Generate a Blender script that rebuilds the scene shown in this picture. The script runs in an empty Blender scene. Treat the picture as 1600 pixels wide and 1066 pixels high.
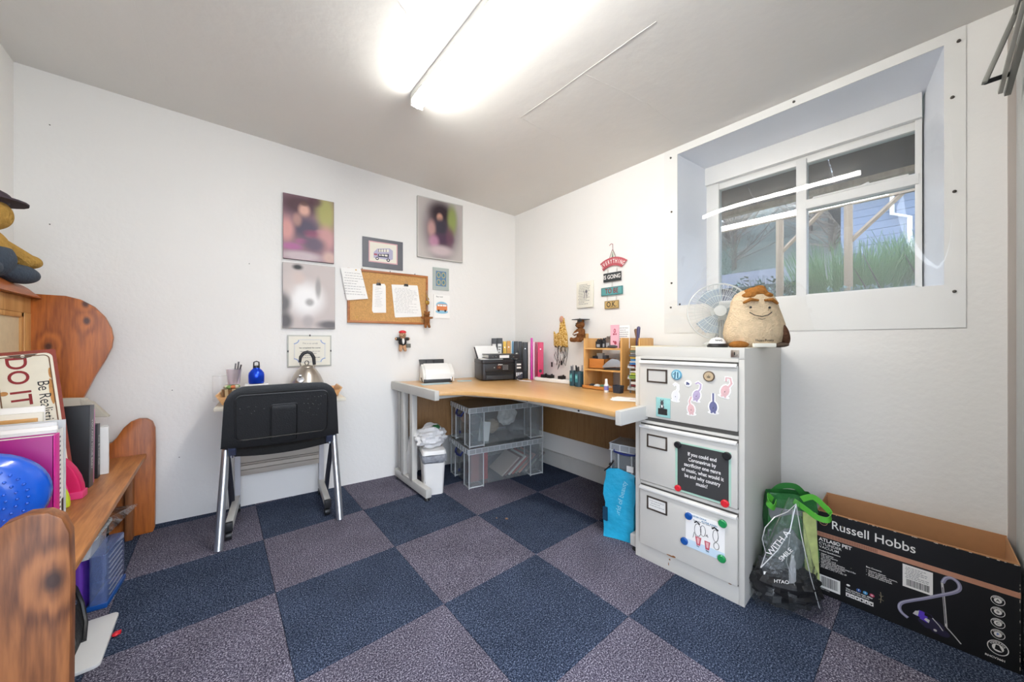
import bpy, bmesh, math, random
from mathutils import Vector, Matrix
R = math.radians
random.seed(7)
SC = bpy.context.scene
COL = SC.collection

# ------------------------------------------------------------------ camera, world, exposure
cam_d = bpy.data.cameras.new('camera'); cam = bpy.data.objects.new('camera', cam_d); COL.objects.link(cam)
cam.location = (-0.679, -1.2285, 1.029)
cam.rotation_euler = (R(90), 0, -math.atan2(0.6415, 0.767))
cam_d.sensor_width = 36; cam_d.lens = 548 / 1600 * 36; cam_d.shift_y = 1 / 1600
cam_d.clip_start = 0.02
SC.camera = cam
SC.view_settings.view_transform = 'Standard'; SC.view_settings.look = 'None'
SC.view_settings.gamma = 1; SC.view_settings.exposure = 0.68
SC.view_settings.use_curve_mapping = False
TUBE = 50            # strength of the fluorescent diffuser
w = bpy.data.worlds.new('overcast_sky'); SC.world = w; w.use_nodes = True
nt = w.node_tree; bg = nt.nodes['Background']
tc = nt.nodes.new('ShaderNodeTexCoord'); sp = nt.nodes.new('ShaderNodeSeparateXYZ'); cr = nt.nodes.new('ShaderNodeValToRGB')
nt.links.new(tc.outputs['Generated'], sp.inputs[0]); nt.links.new(sp.outputs['Z'], cr.inputs[0]); nt.links.new(cr.outputs[0], bg.inputs[0])
cr.color_ramp.elements[0].position = 0.0; cr.color_ramp.elements[0].color = (0.80, 0.86, 0.95, 1)
cr.color_ramp.elements[1].position = 0.6; cr.color_ramp.elements[1].color = (0.70, 0.80, 1.0, 1)
bg.inputs[1].default_value = 4.0

# ------------------------------------------------------------------ materials
def lin(c):
    if isinstance(c, str): c = tuple(int(c[i:i+2], 16) / 255 for i in (0, 2, 4))
    return tuple((x / 12.92 if x <= 0.04045 else ((x + 0.055) / 1.055) ** 2.4) for x in c) + (1,)
_M = {}
def mat(name, col, rough=0.5, metal=0.0, spec=0.5, vary=0.06, vscale=8, bump=0.0, bscale=60, emit=0, coat=0, pos=False):
    if name in _M: return _M[name]
    m = bpy.data.materials.new(name); m.use_nodes = True; _M[name] = m
    n = m.node_tree; b = n.nodes['Principled BSDF']; c = lin(col)
    b.inputs['Roughness'].default_value = rough; b.inputs['Metallic'].default_value = metal
    b.inputs['Specular IOR Level'].default_value = spec; b.inputs['Coat Weight'].default_value = coat
    t = n.nodes.new('ShaderNodeTexCoord'); co = t.outputs['Object']
    if pos: co = n.nodes.new('ShaderNodeNewGeometry').outputs['Position']
    nz = n.nodes.new('ShaderNodeTexNoise'); nz.inputs['Scale'].default_value = vscale; nz.inputs['Detail'].default_value = 4
    n.links.new(co, nz.inputs['Vector'])
    mx = n.nodes.new('ShaderNodeMix'); mx.data_type = 'RGBA'
    mx.inputs['A'].default_value = tuple(x * (1 - vary) for x in c[:3]) + (1,)
    mx.inputs['B'].default_value = tuple(min(1, x * (1 + vary)) for x in c[:3]) + (1,)
    n.links.new(nz.outputs[0], mx.inputs['Factor']); n.links.new(mx.outputs['Result'], b.inputs['Base Color'])
    if bump:
        n2 = n.nodes.new('ShaderNodeTexNoise'); n2.inputs['Scale'].default_value = bscale; n2.inputs['Detail'].default_value = 3
        n.links.new(co, n2.inputs['Vector'])
        bp = n.nodes.new('ShaderNodeBump'); bp.inputs['Strength'].default_value = bump; bp.inputs['Distance'].default_value = 0.01
        n.links.new(n2.outputs[0], bp.inputs['Height']); n.links.new(bp.outputs[0], b.inputs['Normal'])
    if emit:
        b.inputs['Emission Color'].default_value = c; b.inputs['Emission Strength'].default_value = emit
    return m

def wood(name, c1, c2, axis='Z', scale=14, rough=0.4, knots=0.0, kcol='3a1608', dist=3.0, coat=0.0):
    m = bpy.data.materials.new(name); m.use_nodes = True; _M[name] = m
    n = m.node_tree; b = n.nodes['Principled BSDF']; b.inputs['Roughness'].default_value = rough
    b.inputs['Coat Weight'].default_value = coat
    t = n.nodes.new('ShaderNodeTexCoord'); mp = n.nodes.new('ShaderNodeMapping')
    n.links.new(t.outputs['Object'], mp.inputs[0])
    s = [1, 1, 1]; s['XYZ'.index(axis)] = 0.08
    mp.inputs['Scale'].default_value = [x * scale for x in s]
    nz = n.nodes.new('ShaderNodeTexNoise'); nz.inputs['Scale'].default_value = 1.0; nz.inputs['Detail'].default_value = 6
    nz.inputs['Distortion'].default_value = 0.8
    n.links.new(mp.outputs[0], nz.inputs['Vector'])
    mul = n.nodes.new('ShaderNodeMath'); mul.operation = 'MULTIPLY'; mul.inputs[1].default_value = dist * 4
    sn = n.nodes.new('ShaderNodeMath'); sn.operation = 'SINE'
    n.links.new(nz.outputs[0], mul.inputs[0]); n.links.new(mul.outputs[0], sn.inputs[0])
    f = n.nodes.new('ShaderNodeTexNoise'); f.inputs['Scale'].default_value = 6; f.inputs['Detail'].default_value = 3
    n.links.new(mp.outputs[0], f.inputs['Vector'])
    ad = n.nodes.new('ShaderNodeMath'); ad.operation = 'MULTIPLY_ADD'; ad.inputs[1].default_value = 0.3
    n.links.new(sn.outputs[0], ad.inputs[0]); n.links.new(f.outputs[0], ad.inputs[2])
    mx = n.nodes.new('ShaderNodeMix'); mx.data_type = 'RGBA'; mx.inputs['A'].default_value = lin(c1); mx.inputs['B'].default_value = lin(c2)
    n.links.new(ad.outputs[0], mx.inputs['Factor']); out = mx.outputs['Result']
    if knots:
        vo = n.nodes.new('ShaderNodeTexVoronoi'); vo.inputs['Scale'].default_value = knots; vo.voronoi_dimensions = '2D'
        mp2 = n.nodes.new('ShaderNodeMapping'); mp2.inputs['Rotation'].default_value = (R(90), 0, 0); mp2.inputs['Scale'].default_value = (1, 1, 0.62)
        n.links.new(t.outputs['Object'], mp2.inputs[0]); n.links.new(mp2.outputs[0], vo.inputs['Vector'])
        mr = n.nodes.new('ShaderNodeMapRange'); mr.inputs[1].default_value = 0.035; mr.inputs[2].default_value = 0.085
        mr.inputs[3].default_value = 0.9; mr.inputs[4].default_value = 0
        n.links.new(vo.outputs['Distance'], mr.inputs[0])
        sw = n.nodes.new('ShaderNodeMapRange'); sw.interpolation_type = 'SMOOTHSTEP'; sw.inputs[1].default_value = 0.0; sw.inputs[2].default_value = 0.34; sw.inputs[3].default_value = 7.5; sw.inputs[4].default_value = 0
        n.links.new(vo.outputs['Distance'], sw.inputs[0]); mul.operation = 'MULTIPLY_ADD'; n.links.new(sw.outputs[0], mul.inputs[2])
        m2 = n.nodes.new('ShaderNodeMix'); m2.data_type = 'RGBA'; m2.inputs['B'].default_value = lin(kcol)
        n.links.new(mr.outputs[0], m2.inputs['Factor']); n.links.new(out, m2.inputs['A']); out = m2.outputs['Result']
    n.links.new(out, b.inputs['Base Color'])
    return m

def clear(name, tint='ffffff', alpha=0.8, gloss=0.12, rough=0.05, milk=0.0, milkcol='ffffff', bump=0.0, bscale=20):
    """thin clear sheet: transparent + facing-dependent gloss + a little milky diffuse"""
    m = bpy.data.materials.new(name); m.use_nodes = True; _M[name] = m
    n = m.node_tree; n.nodes.remove(n.nodes['Principled BSDF']); o = n.nodes['Material Output']
    tr = n.nodes.new('ShaderNodeBsdfTransparent'); tr.inputs[0].default_value = lin(tint)
    gl = n.nodes.new('ShaderNodeBsdfGlossy'); gl.inputs['Roughness'].default_value = rough
    fr = n.nodes.new('ShaderNodeFresnel'); fr.inputs[0].default_value = 1.5
    gb_ = n.nodes.new('ShaderNodeNewGeometry'); io = n.nodes.new('ShaderNodeMath'); io.operation = 'MULTIPLY_ADD'; io.inputs[1].default_value = -0.8333; io.inputs[2].default_value = 1.5
    n.links.new(gb_.outputs['Backfacing'], io.inputs[0]); n.links.new(io.outputs[0], fr.inputs[0])
    mu = n.nodes.new('ShaderNodeMath'); mu.operation = 'MULTIPLY_ADD'; mu.use_clamp = True; mu.inputs[1].default_value = 1.2; mu.inputs[2].default_value = gloss
    n.links.new(fr.outputs[0], mu.inputs[0])
    df = n.nodes.new('ShaderNodeBsdfDiffuse'); df.inputs[0].default_value = lin(milkcol)
    m1 = n.nodes.new('ShaderNodeMixShader'); m1.inputs[0].default_value = milk
    n.links.new(tr.outputs[0], m1.inputs[1]); n.links.new(df.outputs[0], m1.inputs[2])
    m2 = n.nodes.new('ShaderNodeMixShader'); n.links.new(mu.outputs[0], m2.inputs[0])
    n.links.new(m1.outputs[0], m2.inputs[1]); n.links.new(gl.outputs[0], m2.inputs[2]); n.links.new(m2.outputs[0], o.inputs[0])
    if bump:
        t = n.nodes.new('ShaderNodeTexCoord'); nz = n.nodes.new('ShaderNodeTexNoise'); nz.inputs['Scale'].default_value = bscale
        n.links.new(t.outputs['Object'], nz.inputs['Vector'])
        bp = n.nodes.new('ShaderNodeBump'); bp.inputs['Strength'].default_value = bump; bp.inputs['Distance'].default_value = 0.02
        n.links.new(nz.outputs[0], bp.inputs['Height']); n.links.new(bp.outputs[0], gl.inputs['Normal']); n.links.new(bp.outputs[0], fr.inputs['Normal'])
    return m

def blobs(name, base, bl, rough=0.45):
    """a printed, out-of-focus picture: soft patches of colour in the object's own x,z"""
    m = bpy.data.materials.new(name); m.use_nodes = True
    n = m.node_tree; b = n.nodes['Principled BSDF']; b.inputs['Roughness'].default_value = rough
    t = n.nodes.new('ShaderNodeTexCoord')
    out = None
    for (x, z, rx, rz, col, st) in bl:
        mp = n.nodes.new('ShaderNodeMapping'); mp.vector_type = 'POINT'
        mp.inputs['Location'].default_value = (-x / rx, 0, -z / rz); mp.inputs['Scale'].default_value = (1 / rx, 0, 1 / rz)
        n.links.new(t.outputs['Object'], mp.inputs[0])
        ln = n.nodes.new('ShaderNodeVectorMath'); ln.operation = 'LENGTH'; n.links.new(mp.outputs[0], ln.inputs[0])
        mr = n.nodes.new('ShaderNodeMapRange'); mr.interpolation_type = 'SMOOTHSTEP'
        mr.inputs[1].default_value = 0.35; mr.inputs[2].default_value = 1.25; mr.inputs[3].default_value = st; mr.inputs[4].default_value = 0
        n.links.new(ln.outputs['Value'], mr.inputs[0])
        mx = n.nodes.new('ShaderNodeMix'); mx.data_type = 'RGBA'; mx.inputs['B'].default_value = lin(col)
        n.links.new(mr.outputs[0], mx.inputs['Factor'])
        if out is None: mx.inputs['A'].default_value = lin(base)
        else: n.links.new(out, mx.inputs['A'])
        out = mx.outputs['Result']
    n.links.new(out, b.inputs['Base Color'])
    return m

def speckle(name, stops, scale=260, bump=0.5):
    m = bpy.data.materials.new(name); m.use_nodes = True; _M[name] = m
    n = m.node_tree; b = n.nodes['Principled BSDF']; b.inputs['Roughness'].default_value = 0.95; b.inputs['Specular IOR Level'].default_value = 0.1
    g = n.nodes.new('ShaderNodeNewGeometry'); nz = n.nodes.new('ShaderNodeTexNoise'); nz.inputs['Scale'].default_value = scale
    nz.inputs['Detail'].default_value = 3; nz.inputs['Roughness'].default_value = 0.75
    n.links.new(g.outputs['Position'], nz.inputs['Vector'])
    rp = n.nodes.new('ShaderNodeValToRGB'); e = rp.color_ramp.elements
    while len(e) < len(stops): e.new(0.5)
    for i, (p, c) in enumerate(stops): e[i].position = p; e[i].color = lin(c)
    n.links.new(nz.outputs[0], rp.inputs[0])
    big = n.nodes.new('ShaderNodeTexNoise'); big.inputs['Scale'].default_value = 5; big.inputs['Detail'].default_value = 5
    n.links.new(g.outputs['Position'], big.inputs['Vector'])
    mr = n.nodes.new('ShaderNodeMapRange'); mr.inputs[1].default_value = 0.3; mr.inputs[2].default_value = 0.7; mr.inputs[3].default_value = 0.82; mr.inputs[4].default_value = 1.15
    n.links.new(big.outputs[0], mr.inputs[0])
    vm = n.nodes.new('ShaderNodeVectorMath'); vm.operation = 'SCALE'
    n.links.new(rp.outputs[0], vm.inputs[0]); n.links.new(mr.outputs[0], vm.inputs['Scale']); n.links.new(vm.outputs[0], b.inputs['Base Color'])
    bp = n.nodes.new('ShaderNodeBump'); bp.inputs['Strength'].default_value = bump; bp.inputs['Distance'].default_value = 0.004
    n.links.new(nz.outputs[0], bp.inputs['Height']); n.links.new(bp.outputs[0], b.inputs['Normal'])
    return m

# ------------------------------------------------------------------ mesh builder
class MB:
    def __init__(s): s.v = []; s.f = []; s.m = []; s.cur = 0
    def add(s, vs, fs):
        o = len(s.v); s.v += [tuple(p) for p in vs]; s.f += [[i + o for i in f] for f in fs]; s.m += [s.cur] * len(fs); return s
    def box(s, x0, x1, y0, y1, z0, z1, M=None):
        vs = [Vector(p) for p in ((x0,y0,z0),(x1,y0,z0),(x1,y1,z0),(x0,y1,z0),(x0,y0,z1),(x1,y0,z1),(x1,y1,z1),(x0,y1,z1))]
        if M: vs = [M @ p for p in vs]
        return s.add(vs, [[0,3,2,1],[4,5,6,7],[0,1,5,4],[1,2,6,5],[2,3,7,6],[3,0,4,7]])
    def hexa(s, b, t):   # 4 bottom, 4 top corners, counter-clockwise
        return s.add(list(b) + list(t), [[0,3,2,1],[4,5,6,7],[0,1,5,4],[1,2,6,5],[2,3,7,6],[3,0,4,7]])
    def prism(s, poly, axis, a, b):   # poly 2-D in the two other axes (x,z for Y; y,z for X; x,y for Z)
        def P(p, d):
            return {'X': (d, p[0], p[1]), 'Y': (p[0], d, p[1]), 'Z': (p[0], p[1], d)}[axis]
        n = len(poly); vs = [P(p, a) for p in poly] + [P(p, b) for p in poly]
        fs = [list(range(n)), list(range(2*n-1, n-1, -1))] + [[i, i+n, (i+1) % n + n, (i+1) % n] for i in range(n)]
        return s.add(vs, fs)
    def rings(s, rs, cap=True, closed=False):
        n = len(rs[0]); vs = [p for r in rs for p in r]; fs = []; k = len(rs)
        for i in range(k if closed else k-1):
            a = i*n; b = ((i+1) % k)*n
            for j in range(n): fs.append([a+j, a+(j+1) % n, b+(j+1) % n, b+j])
        if cap and not closed: fs += [list(range(n-1, -1, -1)), list(range((k-1)*n, k*n))]
        return s.add(vs, fs)
    def tube(s, pts, r, n=8, closed=False, flat=1.0):
        pts = [Vector(p) for p in pts]; k = len(pts); rs = []; up = None
        for i, p in enumerate(pts):
            a = pts[(i-1) % k] if (i or closed) else p; b = pts[(i+1) % k] if (i < k-1 or closed) else p
            d = (b - a).normalized()
            if up is None: up = Vector((0,0,1)) if abs(d.z) < 0.9 else Vector((1,0,0))
            x = d.cross(up).normalized(); up = x.cross(d).normalized()
            rr = r[i] if isinstance(r, (list, tuple)) else r
            rs.append([p + x*rr*math.cos(2*math.pi*j/n) + up*rr*flat*math.sin(2*math.pi*j/n) for j in range(n)])
        return s.rings(rs, closed=closed)
    def cyl(s, p0, p1, r0, r1=None, n=16): return s.tube([p0, p1], [r0, r0 if r1 is None else r1], n)
    def lathe(s, prof, c=(0,0,0), n=24, sx=1, sy=1):
        rs = [[(c[0]+r*sx*math.cos(2*math.pi*j/n), c[1]+r*sy*math.sin(2*math.pi*j/n), c[2]+z) for j in range(n)] for r, z in prof]
        return s.rings(rs)
    def ball(s, c, r, n=14, M=None):
        if not isinstance(r, (tuple, list)): r = (r, r, r)
        rs = []
        for i in range(1, n):
            a = math.pi*i/n
            rs.append([Vector((r[0]*math.sin(a)*math.cos(2*math.pi*j/n), r[1]*math.sin(a)*math.sin(2*math.pi*j/n), -r[2]*math.cos(a))) for j in range(n)])
        if M: rs = [[M @ p for p in q] for q in rs]
        return s.rings([[p + Vector(c) for p in q] for q in rs])
    def rbox(s, x0, x1, y0, y1, z0, z1, r, n=5):   # box with vertical rounded corners
        return s.prism(rrect(x0, x1, y0, y1, r, n), 'Z', z0, z1)
    def build(s, name, mats, parent=None, bevel=0, seg=2, smooth=35, M=None, tri=False):
        me = bpy.data.meshes.new(name); me.from_pydata([tuple(p) for p in s.v], [], s.f)
        if not isinstance(mats, (list, tuple)): mats = [mats]
        for m in mats: me.materials.append(m)
        me.polygons.foreach_set('material_index', s.m)
        bm = bmesh.new(); bm.from_mesh(me)
        bmesh.ops.recalc_face_normals(bm, faces=bm.faces)
        if bevel:
            ed = [e for e in bm.edges if len(e.link_faces) == 2 and e.calc_face_angle(0) > R(28)]
            try: bmesh.ops.bevel(bm, geom=ed, offset=bevel, segments=seg, affect='EDGES', profile=0.6, clamp_overlap=True)
            except Exception: pass
        bm.to_mesh(me); bm.free()
        if smooth:
            me.shade_smooth(); me.set_sharp_from_angle(angle=R(smooth))
        o = bpy.data.objects.new(name, me); COL.objects.link(o)
        if parent: o.parent = parent
        if M: o.matrix_local = M
        return o

def rrect(x0, x1, y0, y1, r, n=5):
    P = []
    for cx, cy, a in ((x1-r, y0+r, -90), (x1-r, y1-r, 0), (x0+r, y1-r, 90), (x0+r, y0+r, 180)):
        for i in range(n+1):
            t = R(a + 90*i/n); P.append((cx + r*math.cos(t), cy + r*math.sin(t)))
    return P
def Rx(a): return Matrix.Rotation(R(a), 4, 'X')
def Ry(a): return Matrix.Rotation(R(a), 4, 'Y')
def Rz(a): return Matrix.Rotation(R(a), 4, 'Z')
def Tr(*p): return Matrix.Translation(Vector(p))
def tag(o, label=None, cat=None, group=None, kind=None):
    if label: o['label'] = label
    if cat: o['category'] = cat
    if group: o['group'] = group
    if kind: o['kind'] = kind
    return o
def T(name, label, cat, loc=(0,0,0), rz=0, group=None):
    o = bpy.data.objects.new(name, None); COL.objects.link(o); o.empty_display_size = 0.05
    o.location = loc; o.rotation_euler = (0, 0, R(rz)); return tag(o, label, cat, group)
def one(mb, name, label, cat, mats, loc=(0,0,0), rz=0, group=None, rot=None, **k):
    o = mb.build(name, mats, **k); o.location = loc; o.rotation_euler = rot or (0, 0, R(rz)); return tag(o, label, cat, group)
def struct(mb, name, mats, **k): return tag(mb.build(name, mats, **k), kind='structure')
def copy_tree(o, parent=None):
    c = o.copy(); COL.objects.link(c); c.parent = parent
    for ch in [x for x in o.children]: copy_tree(ch, c)
    return c
def txt(body, size, m, parent, x, y, z, ang=0, sx=1.0, bold=0.0, align='CENTER', name='lettering', face=None, sp=1.0, shear=0):
    """flat lettering that faces local -Y, reading along +X (ang turns it in its plane)"""
    cu = bpy.data.curves.new('t', 'FONT'); cu.body = body; cu.size = size; cu.align_x = align; cu.align_y = 'CENTER'
    cu.offset = bold * size; cu.space_character = sp; cu.resolution_u = 3 if size < .03 else 5; cu.shear = shear; cu.space_line = 0.95
    t = bpy.data.objects.new('t', cu); COL.objects.link(t)
    me = bpy.data.meshes.new_from_object(t); bpy.data.objects.remove(t); bpy.data.curves.remove(cu)
    me.name = name; me.materials.clear(); me.materials.append(m)
    o = bpy.data.objects.new(name, me); COL.objects.link(o); o.parent = parent
    base = face if face is not None else Rx(90)
    o.matrix_local = Tr(x, y, z) @ base @ Rz(ang) @ Matrix.Diagonal((sx, 1, 1, 1))
    return o
def art(parent, name, y, shapes, mats):
    """flat print facing -Y: shapes = [(material index, polygon of (x,z))], each layer a hair proud of the last"""
    mb = MB()
    for i, (k, poly) in enumerate(shapes):
        mb.cur = k; yy = y - 0.00012 * (i + 1)
        mb.add([(p[0], yy, p[1]) for p in poly], [list(range(len(poly)))])
    return mb.build(name, mats, parent, smooth=0)
def rect(x0, x1, z0, z1): return [(x0,z0),(x1,z0),(x1,z1),(x0,z1)]
def ell(cx, cz, rx, rz, n=16, a0=0, a1=360): return [(cx+rx*math.cos(R(a0+(a1-a0)*i/(n if a1-a0 < 360 else n))), cz+rz*math.sin(R(a0+(a1-a0)*i/n))) for i in range(n if a1-a0 == 360 else n+1)]
def stroke(pts, wd):
    L = []; Rr = []
    for i, p in enumerate(pts):
        a = pts[max(0, i-1)]; b = pts[min(len(pts)-1, i+1)]; d = math.hypot(b[0]-a[0], b[1]-a[1]) or 1
        nx, nz = -(b[1]-a[1])/d*wd/2, (b[0]-a[0])/d*wd/2
        L.append((p[0]+nx, p[1]+nz)); Rr.append((p[0]-nx, p[1]-nz))
    return L + Rr[::-1]
def crumple(name, m, parent, c, r, n=26, amp=0.25, seed=0, squash=None, holes=0, sub=0):
    rnd = random.Random(seed); mb = MB(); mb.ball((0,0,0), 1, n)
    ph = [(Vector((rnd.uniform(-1,1), rnd.uniform(-1,1), rnd.uniform(-1,1))).normalized(), rnd.uniform(2,9), rnd.uniform(0,6)) for _ in range(10)]
    vs = []
    for p in mb.v:
        q = Vector(p); k = 1 + amp*sum(abs(math.sin(d.dot(q)*f+o)) - 0.6 for d, f, o in ph)/4
        vs.append((c[0]+q.x*k*r[0], c[1]+q.y*k*r[1], c[2]+q.z*k*r[2]))
    mb.v = vs
    if squash is not None: mb.v = [(x, y, max(z, squash)) for x, y, z in mb.v]
    return mb.build(name, m, parent, smooth=20)
def paperlines(parent, x0, x1, z0, z1, y, m, n, seed=0, h=0.5, ragged=0.4):
    rnd = random.Random(seed); sh = []; st = (z1-z0)/n
    for i in range(n):
        z = z1 - (i+0.5)*st; x = x0 + rnd.random()*0.1*(x1-x0)
        while x < x1 - 0.15*(x1-x0)*rnd.random() - (x1-x0)*ragged*rnd.random()*(rnd.random() < .4):
            wl = (x1-x0)*rnd.uniform(0.05, 0.16); sh.append((0, rect(x, min(x+wl, x1), z-st*h/2, z+st*h/2))); x += wl + (x1-x0)*0.03
    return art(parent, 'printed_text', y, sh, [m])

# common materials
WALL = mat('painted_wall', 'eae8e4', 0.75, vary=0.025, vscale=3, bump=0.12, bscale=45, pos=True)
CEIL = mat('painted_ceiling', 'e6e4df', 0.8, vary=0.04, vscale=2, bump=0.2, bscale=14, pos=True)
GLOSSW = mat('white_gloss_paint', 'e9e8e4', 0.35, vary=0.03)
REVEAL = mat('pale_blue_paint', 'e9ecf2', 0.4, vary=0.04)
WHITE = mat('white_plastic', 'eceae6', 0.35)
PAPER = mat('white_paper', 'f2f0ec', 0.7, vary=0.02)
PAPER2 = mat('cream_paper', 'e6e2d4', 0.7, vary=0.04)
BLACK = mat('black_plastic', '1c1c1e', 0.4, vary=0.1)
DARK = mat('dark_grey_plastic', '2e2f31', 0.45, vary=0.1)
GREYM = mat('light_grey_metal', 'c3c1bb', 0.4, vary=0.03)
CABM = mat('filing_grey', 'cdcac2', 0.42, vary=0.02)
CHROME = mat('chrome', 'c8c8cc', 0.18, metal=1.0)
STEEL = mat('brushed_steel', 'b8b0a6', 0.3, metal=1.0)
INK = mat('black_ink', '222222', 0.6)
GREYINK = mat('grey_ink', '77757a', 0.7)
WTEXT = mat('white_ink', 'f0eeea', 0.6)
DKRED = mat('dark_red_print', '8a1f22', 0.6)
RED = mat('red_plastic', 'd12430', 0.35)
GREEN = mat('green_plastic', '1e8a4c', 0.35)
BLUE = mat('blue_plastic', '14509c', 0.35)
PINK = mat('pink_print', 'e0a0ae', 0.6)
NAVY = mat('navy_plastic', '1c2a6a', 0.35)
PINE = wood('orange_pine', 'c06c28', '864414', 'Z', 24, 0.38, knots=5.5)
PINEY = wood('orange_pine_long', 'c4854a', '8a5024', 'Y', 24, 0.42, knots=0)
PINEW = wood('worn_pine', '9c6236', '4e2812', 'Z', 22, 0.45, knots=4.5, kcol='2a120a')
PALEP = wood('pale_pine', 'd9a868', 'b98040', 'Z', 18, 0.45)
PALEX = wood('pale_pine_x', 'd9a868', 'c08a4a', 'X', 20, 0.45)
BEECH = wood('beech_laminate', 'd9b078', 'cc9c60', 'Y', 26, 0.28, dist=1.2)
BEECHE = mat('beech_edge', 'c99a5c', 0.4)
OAKV = wood('oak_veneer', '9a7448', '7a5630', 'Z', 60, 0.5, dist=2)
LIGHTW = wood('light_wood', 'dcae70', 'c8924e', 'Z', 30, 0.4)
CLEARP = clear('clear_box_plastic', 'f6f8f8', gloss=0.0, rough=0.12, milk=0.08, milkcol='f0f2f2')
CLEARR = clear('clear_box_rib', 'f4f6f6', gloss=0.04, rough=0.15, milk=0.5, milkcol='f4f6f8')
CLEARL = clear('clear_light_plastic', 'ffffff', gloss=0.02, rough=0.1, milk=0.12)
PANE = clear('window_glass', 'f2f6f8', gloss=0.06, rough=0.02, milk=0.0)
SHEET = clear('acrylic_sheet', 'ffffff', gloss=0.015, rough=0.03, milk=0.012, milkcol='e8eefa')
BAGC = clear('clear_bag', 'fafcfc', gloss=-0.02, rough=0.14, milk=0.03, milkcol='dfe3e3', bump=0.9, bscale=22)
# ================================================================== THE ROOM
XR = 1.47                                   # face of the right wall
bdir = Vector((0.99360353, -0.11292491, 0)); BR = math.degrees(math.atan2(bdir.y, bdir.x))
B0 = Vector((-1.46, 1.633, 0)); XL = -1.443
def onback(u, z, off=0.0): return (B0.x + bdir.x*u - 0.11292*off, B0.y + bdir.y*u - 0.9936*off, z)
def ceil_z(x): return 2.217 + (1.47 - x)*0.0590

fl = struct(MB().box(-1.7, 1.8, -1.75, 1.9, -0.06, -0.007), 'floor', mat('underfloor', '15161c', 0.9))
CT_D = speckle('navy_carpet', [(0.30, '0c1018'), (0.44, '1f2738'), (0.54, '3d475c'), (0.70, '8d98ac')], 210)
CT_L = speckle('heather_carpet', [(0.30, '14121a'), (0.44, '3c3847'), (0.53, '65616f'), (0.68, 'c4c0ca')], 210)
tiles = {}
for k, m in (('d', CT_D), ('l', CT_L)):
    t = MB().box(0.0006, 0.4994, 0.0006, 0.4994, -0.0065, 0.0).build('carpet_tile', m, fl, bevel=0.0015, seg=1, smooth=0); tiles[k] = t
used = {'d': 0, 'l': 0}
for a in range(-3, 3):
    for b in range(-3, 3+1):
        x0, y0 = a*0.5, b*0.5
        k = 'l' if (a+b) % 2 == 0 else 'd'
        o = tiles[k]
        if used[k]: o = o.copy(); COL.objects.link(o); o.parent = fl
        used[k] = 1
        o.location = (x0, y0, random.uniform(-0.0006, 0.0002)); 


b1 = B0 + bdir*2.949
struct(MB().prism([(B0.x-0.3, B0.y+0.034), (b1.x+0.35, b1.y-0.04), (b1.x+0.35, b1.y+0.15), (B0.x-0.3, B0.y+0.2)], 'Z', -0.05, 2.7), 'wall_back', WALL)
struct(MB().box(-1.66, -1.443, -1.60, 1.75, -0.05, 2.7), 'wall_left', WALL)
# unseen opening added so sky light fills the room; wall only above and left
struct(MB().box(-1.66, -1.40, -1.62, -1.46, -0.05, 2.7).box(-1.66, 0.30, -1.62, -1.46, 2.12, 2.7), 'wall_front', WALL)
struct(MB().box(-7, 5, -9, -1.76, -0.20, -0.02), 'driveway', mat('grey_tarmac', '8c8c88', 0.9, vary=.2))
# right wall with splayed window recess
YA, YB, ZA, ZB = -0.235, -1.260, 1.248, 2.172        # opening at the wall face
ya, yb, za, zb = -0.300, -1.192, 1.275, 2.150        # opening at the window
XD = 1.78
mb = MB()
mb.box(XR, 1.95, YA, 1.6, -0.05, 2.5).box(XR, 1.95, -1.62, YB, -0.05, 2.5).box(XR, 1.95, YB, YA, -0.05, ZA).box(XR, 1.95, YB, YA, ZB, 2.5)
mb.cur = 1
mb.hexa([(XR,YA-0.0,ZA),(XD+.1,ya,ZA),(XD+.1,YA,ZA),(XR,YA,ZA)], [(XR,YA-0.0,ZB),(XD+.1,ya,ZB),(XD+.1,YA,ZB),(XR,YA,ZB)])
mb.hexa([(XR,YB,ZA),(XD+.1,yb,ZA),(XD+.1,YB,ZA)  ,(XR,YB-.001,ZA)], [(XR,YB,ZB),(XD+.1,yb,ZB),(XD+.1,YB,ZB),(XR,YB-.001,ZB)])
mb.hexa([(XR,YB,ZA-.001),(XD+.1,YB,ZA-.001),(XD+.1,YA,ZA-.001),(XR,YA,ZA-.001)], [(XR,YB,ZA),(XD+.1,YB,za),(XD+.1,YA,za),(XR,YA,ZA)])
mb.hexa([(XR,YB,ZB),(XD+.1,YB,zb),(XD+.1,YA,zb),(XR,YA,ZB)], [(XR,YB,ZB+.001),(XD+.1,YB,ZB+.001),(XD+.1,YA,ZB+.001),(XR,YA,ZB+.001)])
struct(mb, 'wall_right', [WALL, REVEAL])
# board that lines the wall round the window
mb = MB(); yb0, yb1, zb0, zb1 = -1.312, -0.155, 1.082, 2.216
mb.box(XR-0.004, XR+0.002, YA, yb1, zb0, zb1).box(XR-0.004, XR+0.002, yb0, YB, zb0, zb1).box(XR-0.004, XR+0.002, YB, YA, zb0, ZA).box(XR-0.004, XR+0.002, YB, YA, ZB, zb1)
struct(mb, 'trim_1', GLOSSW)
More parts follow.
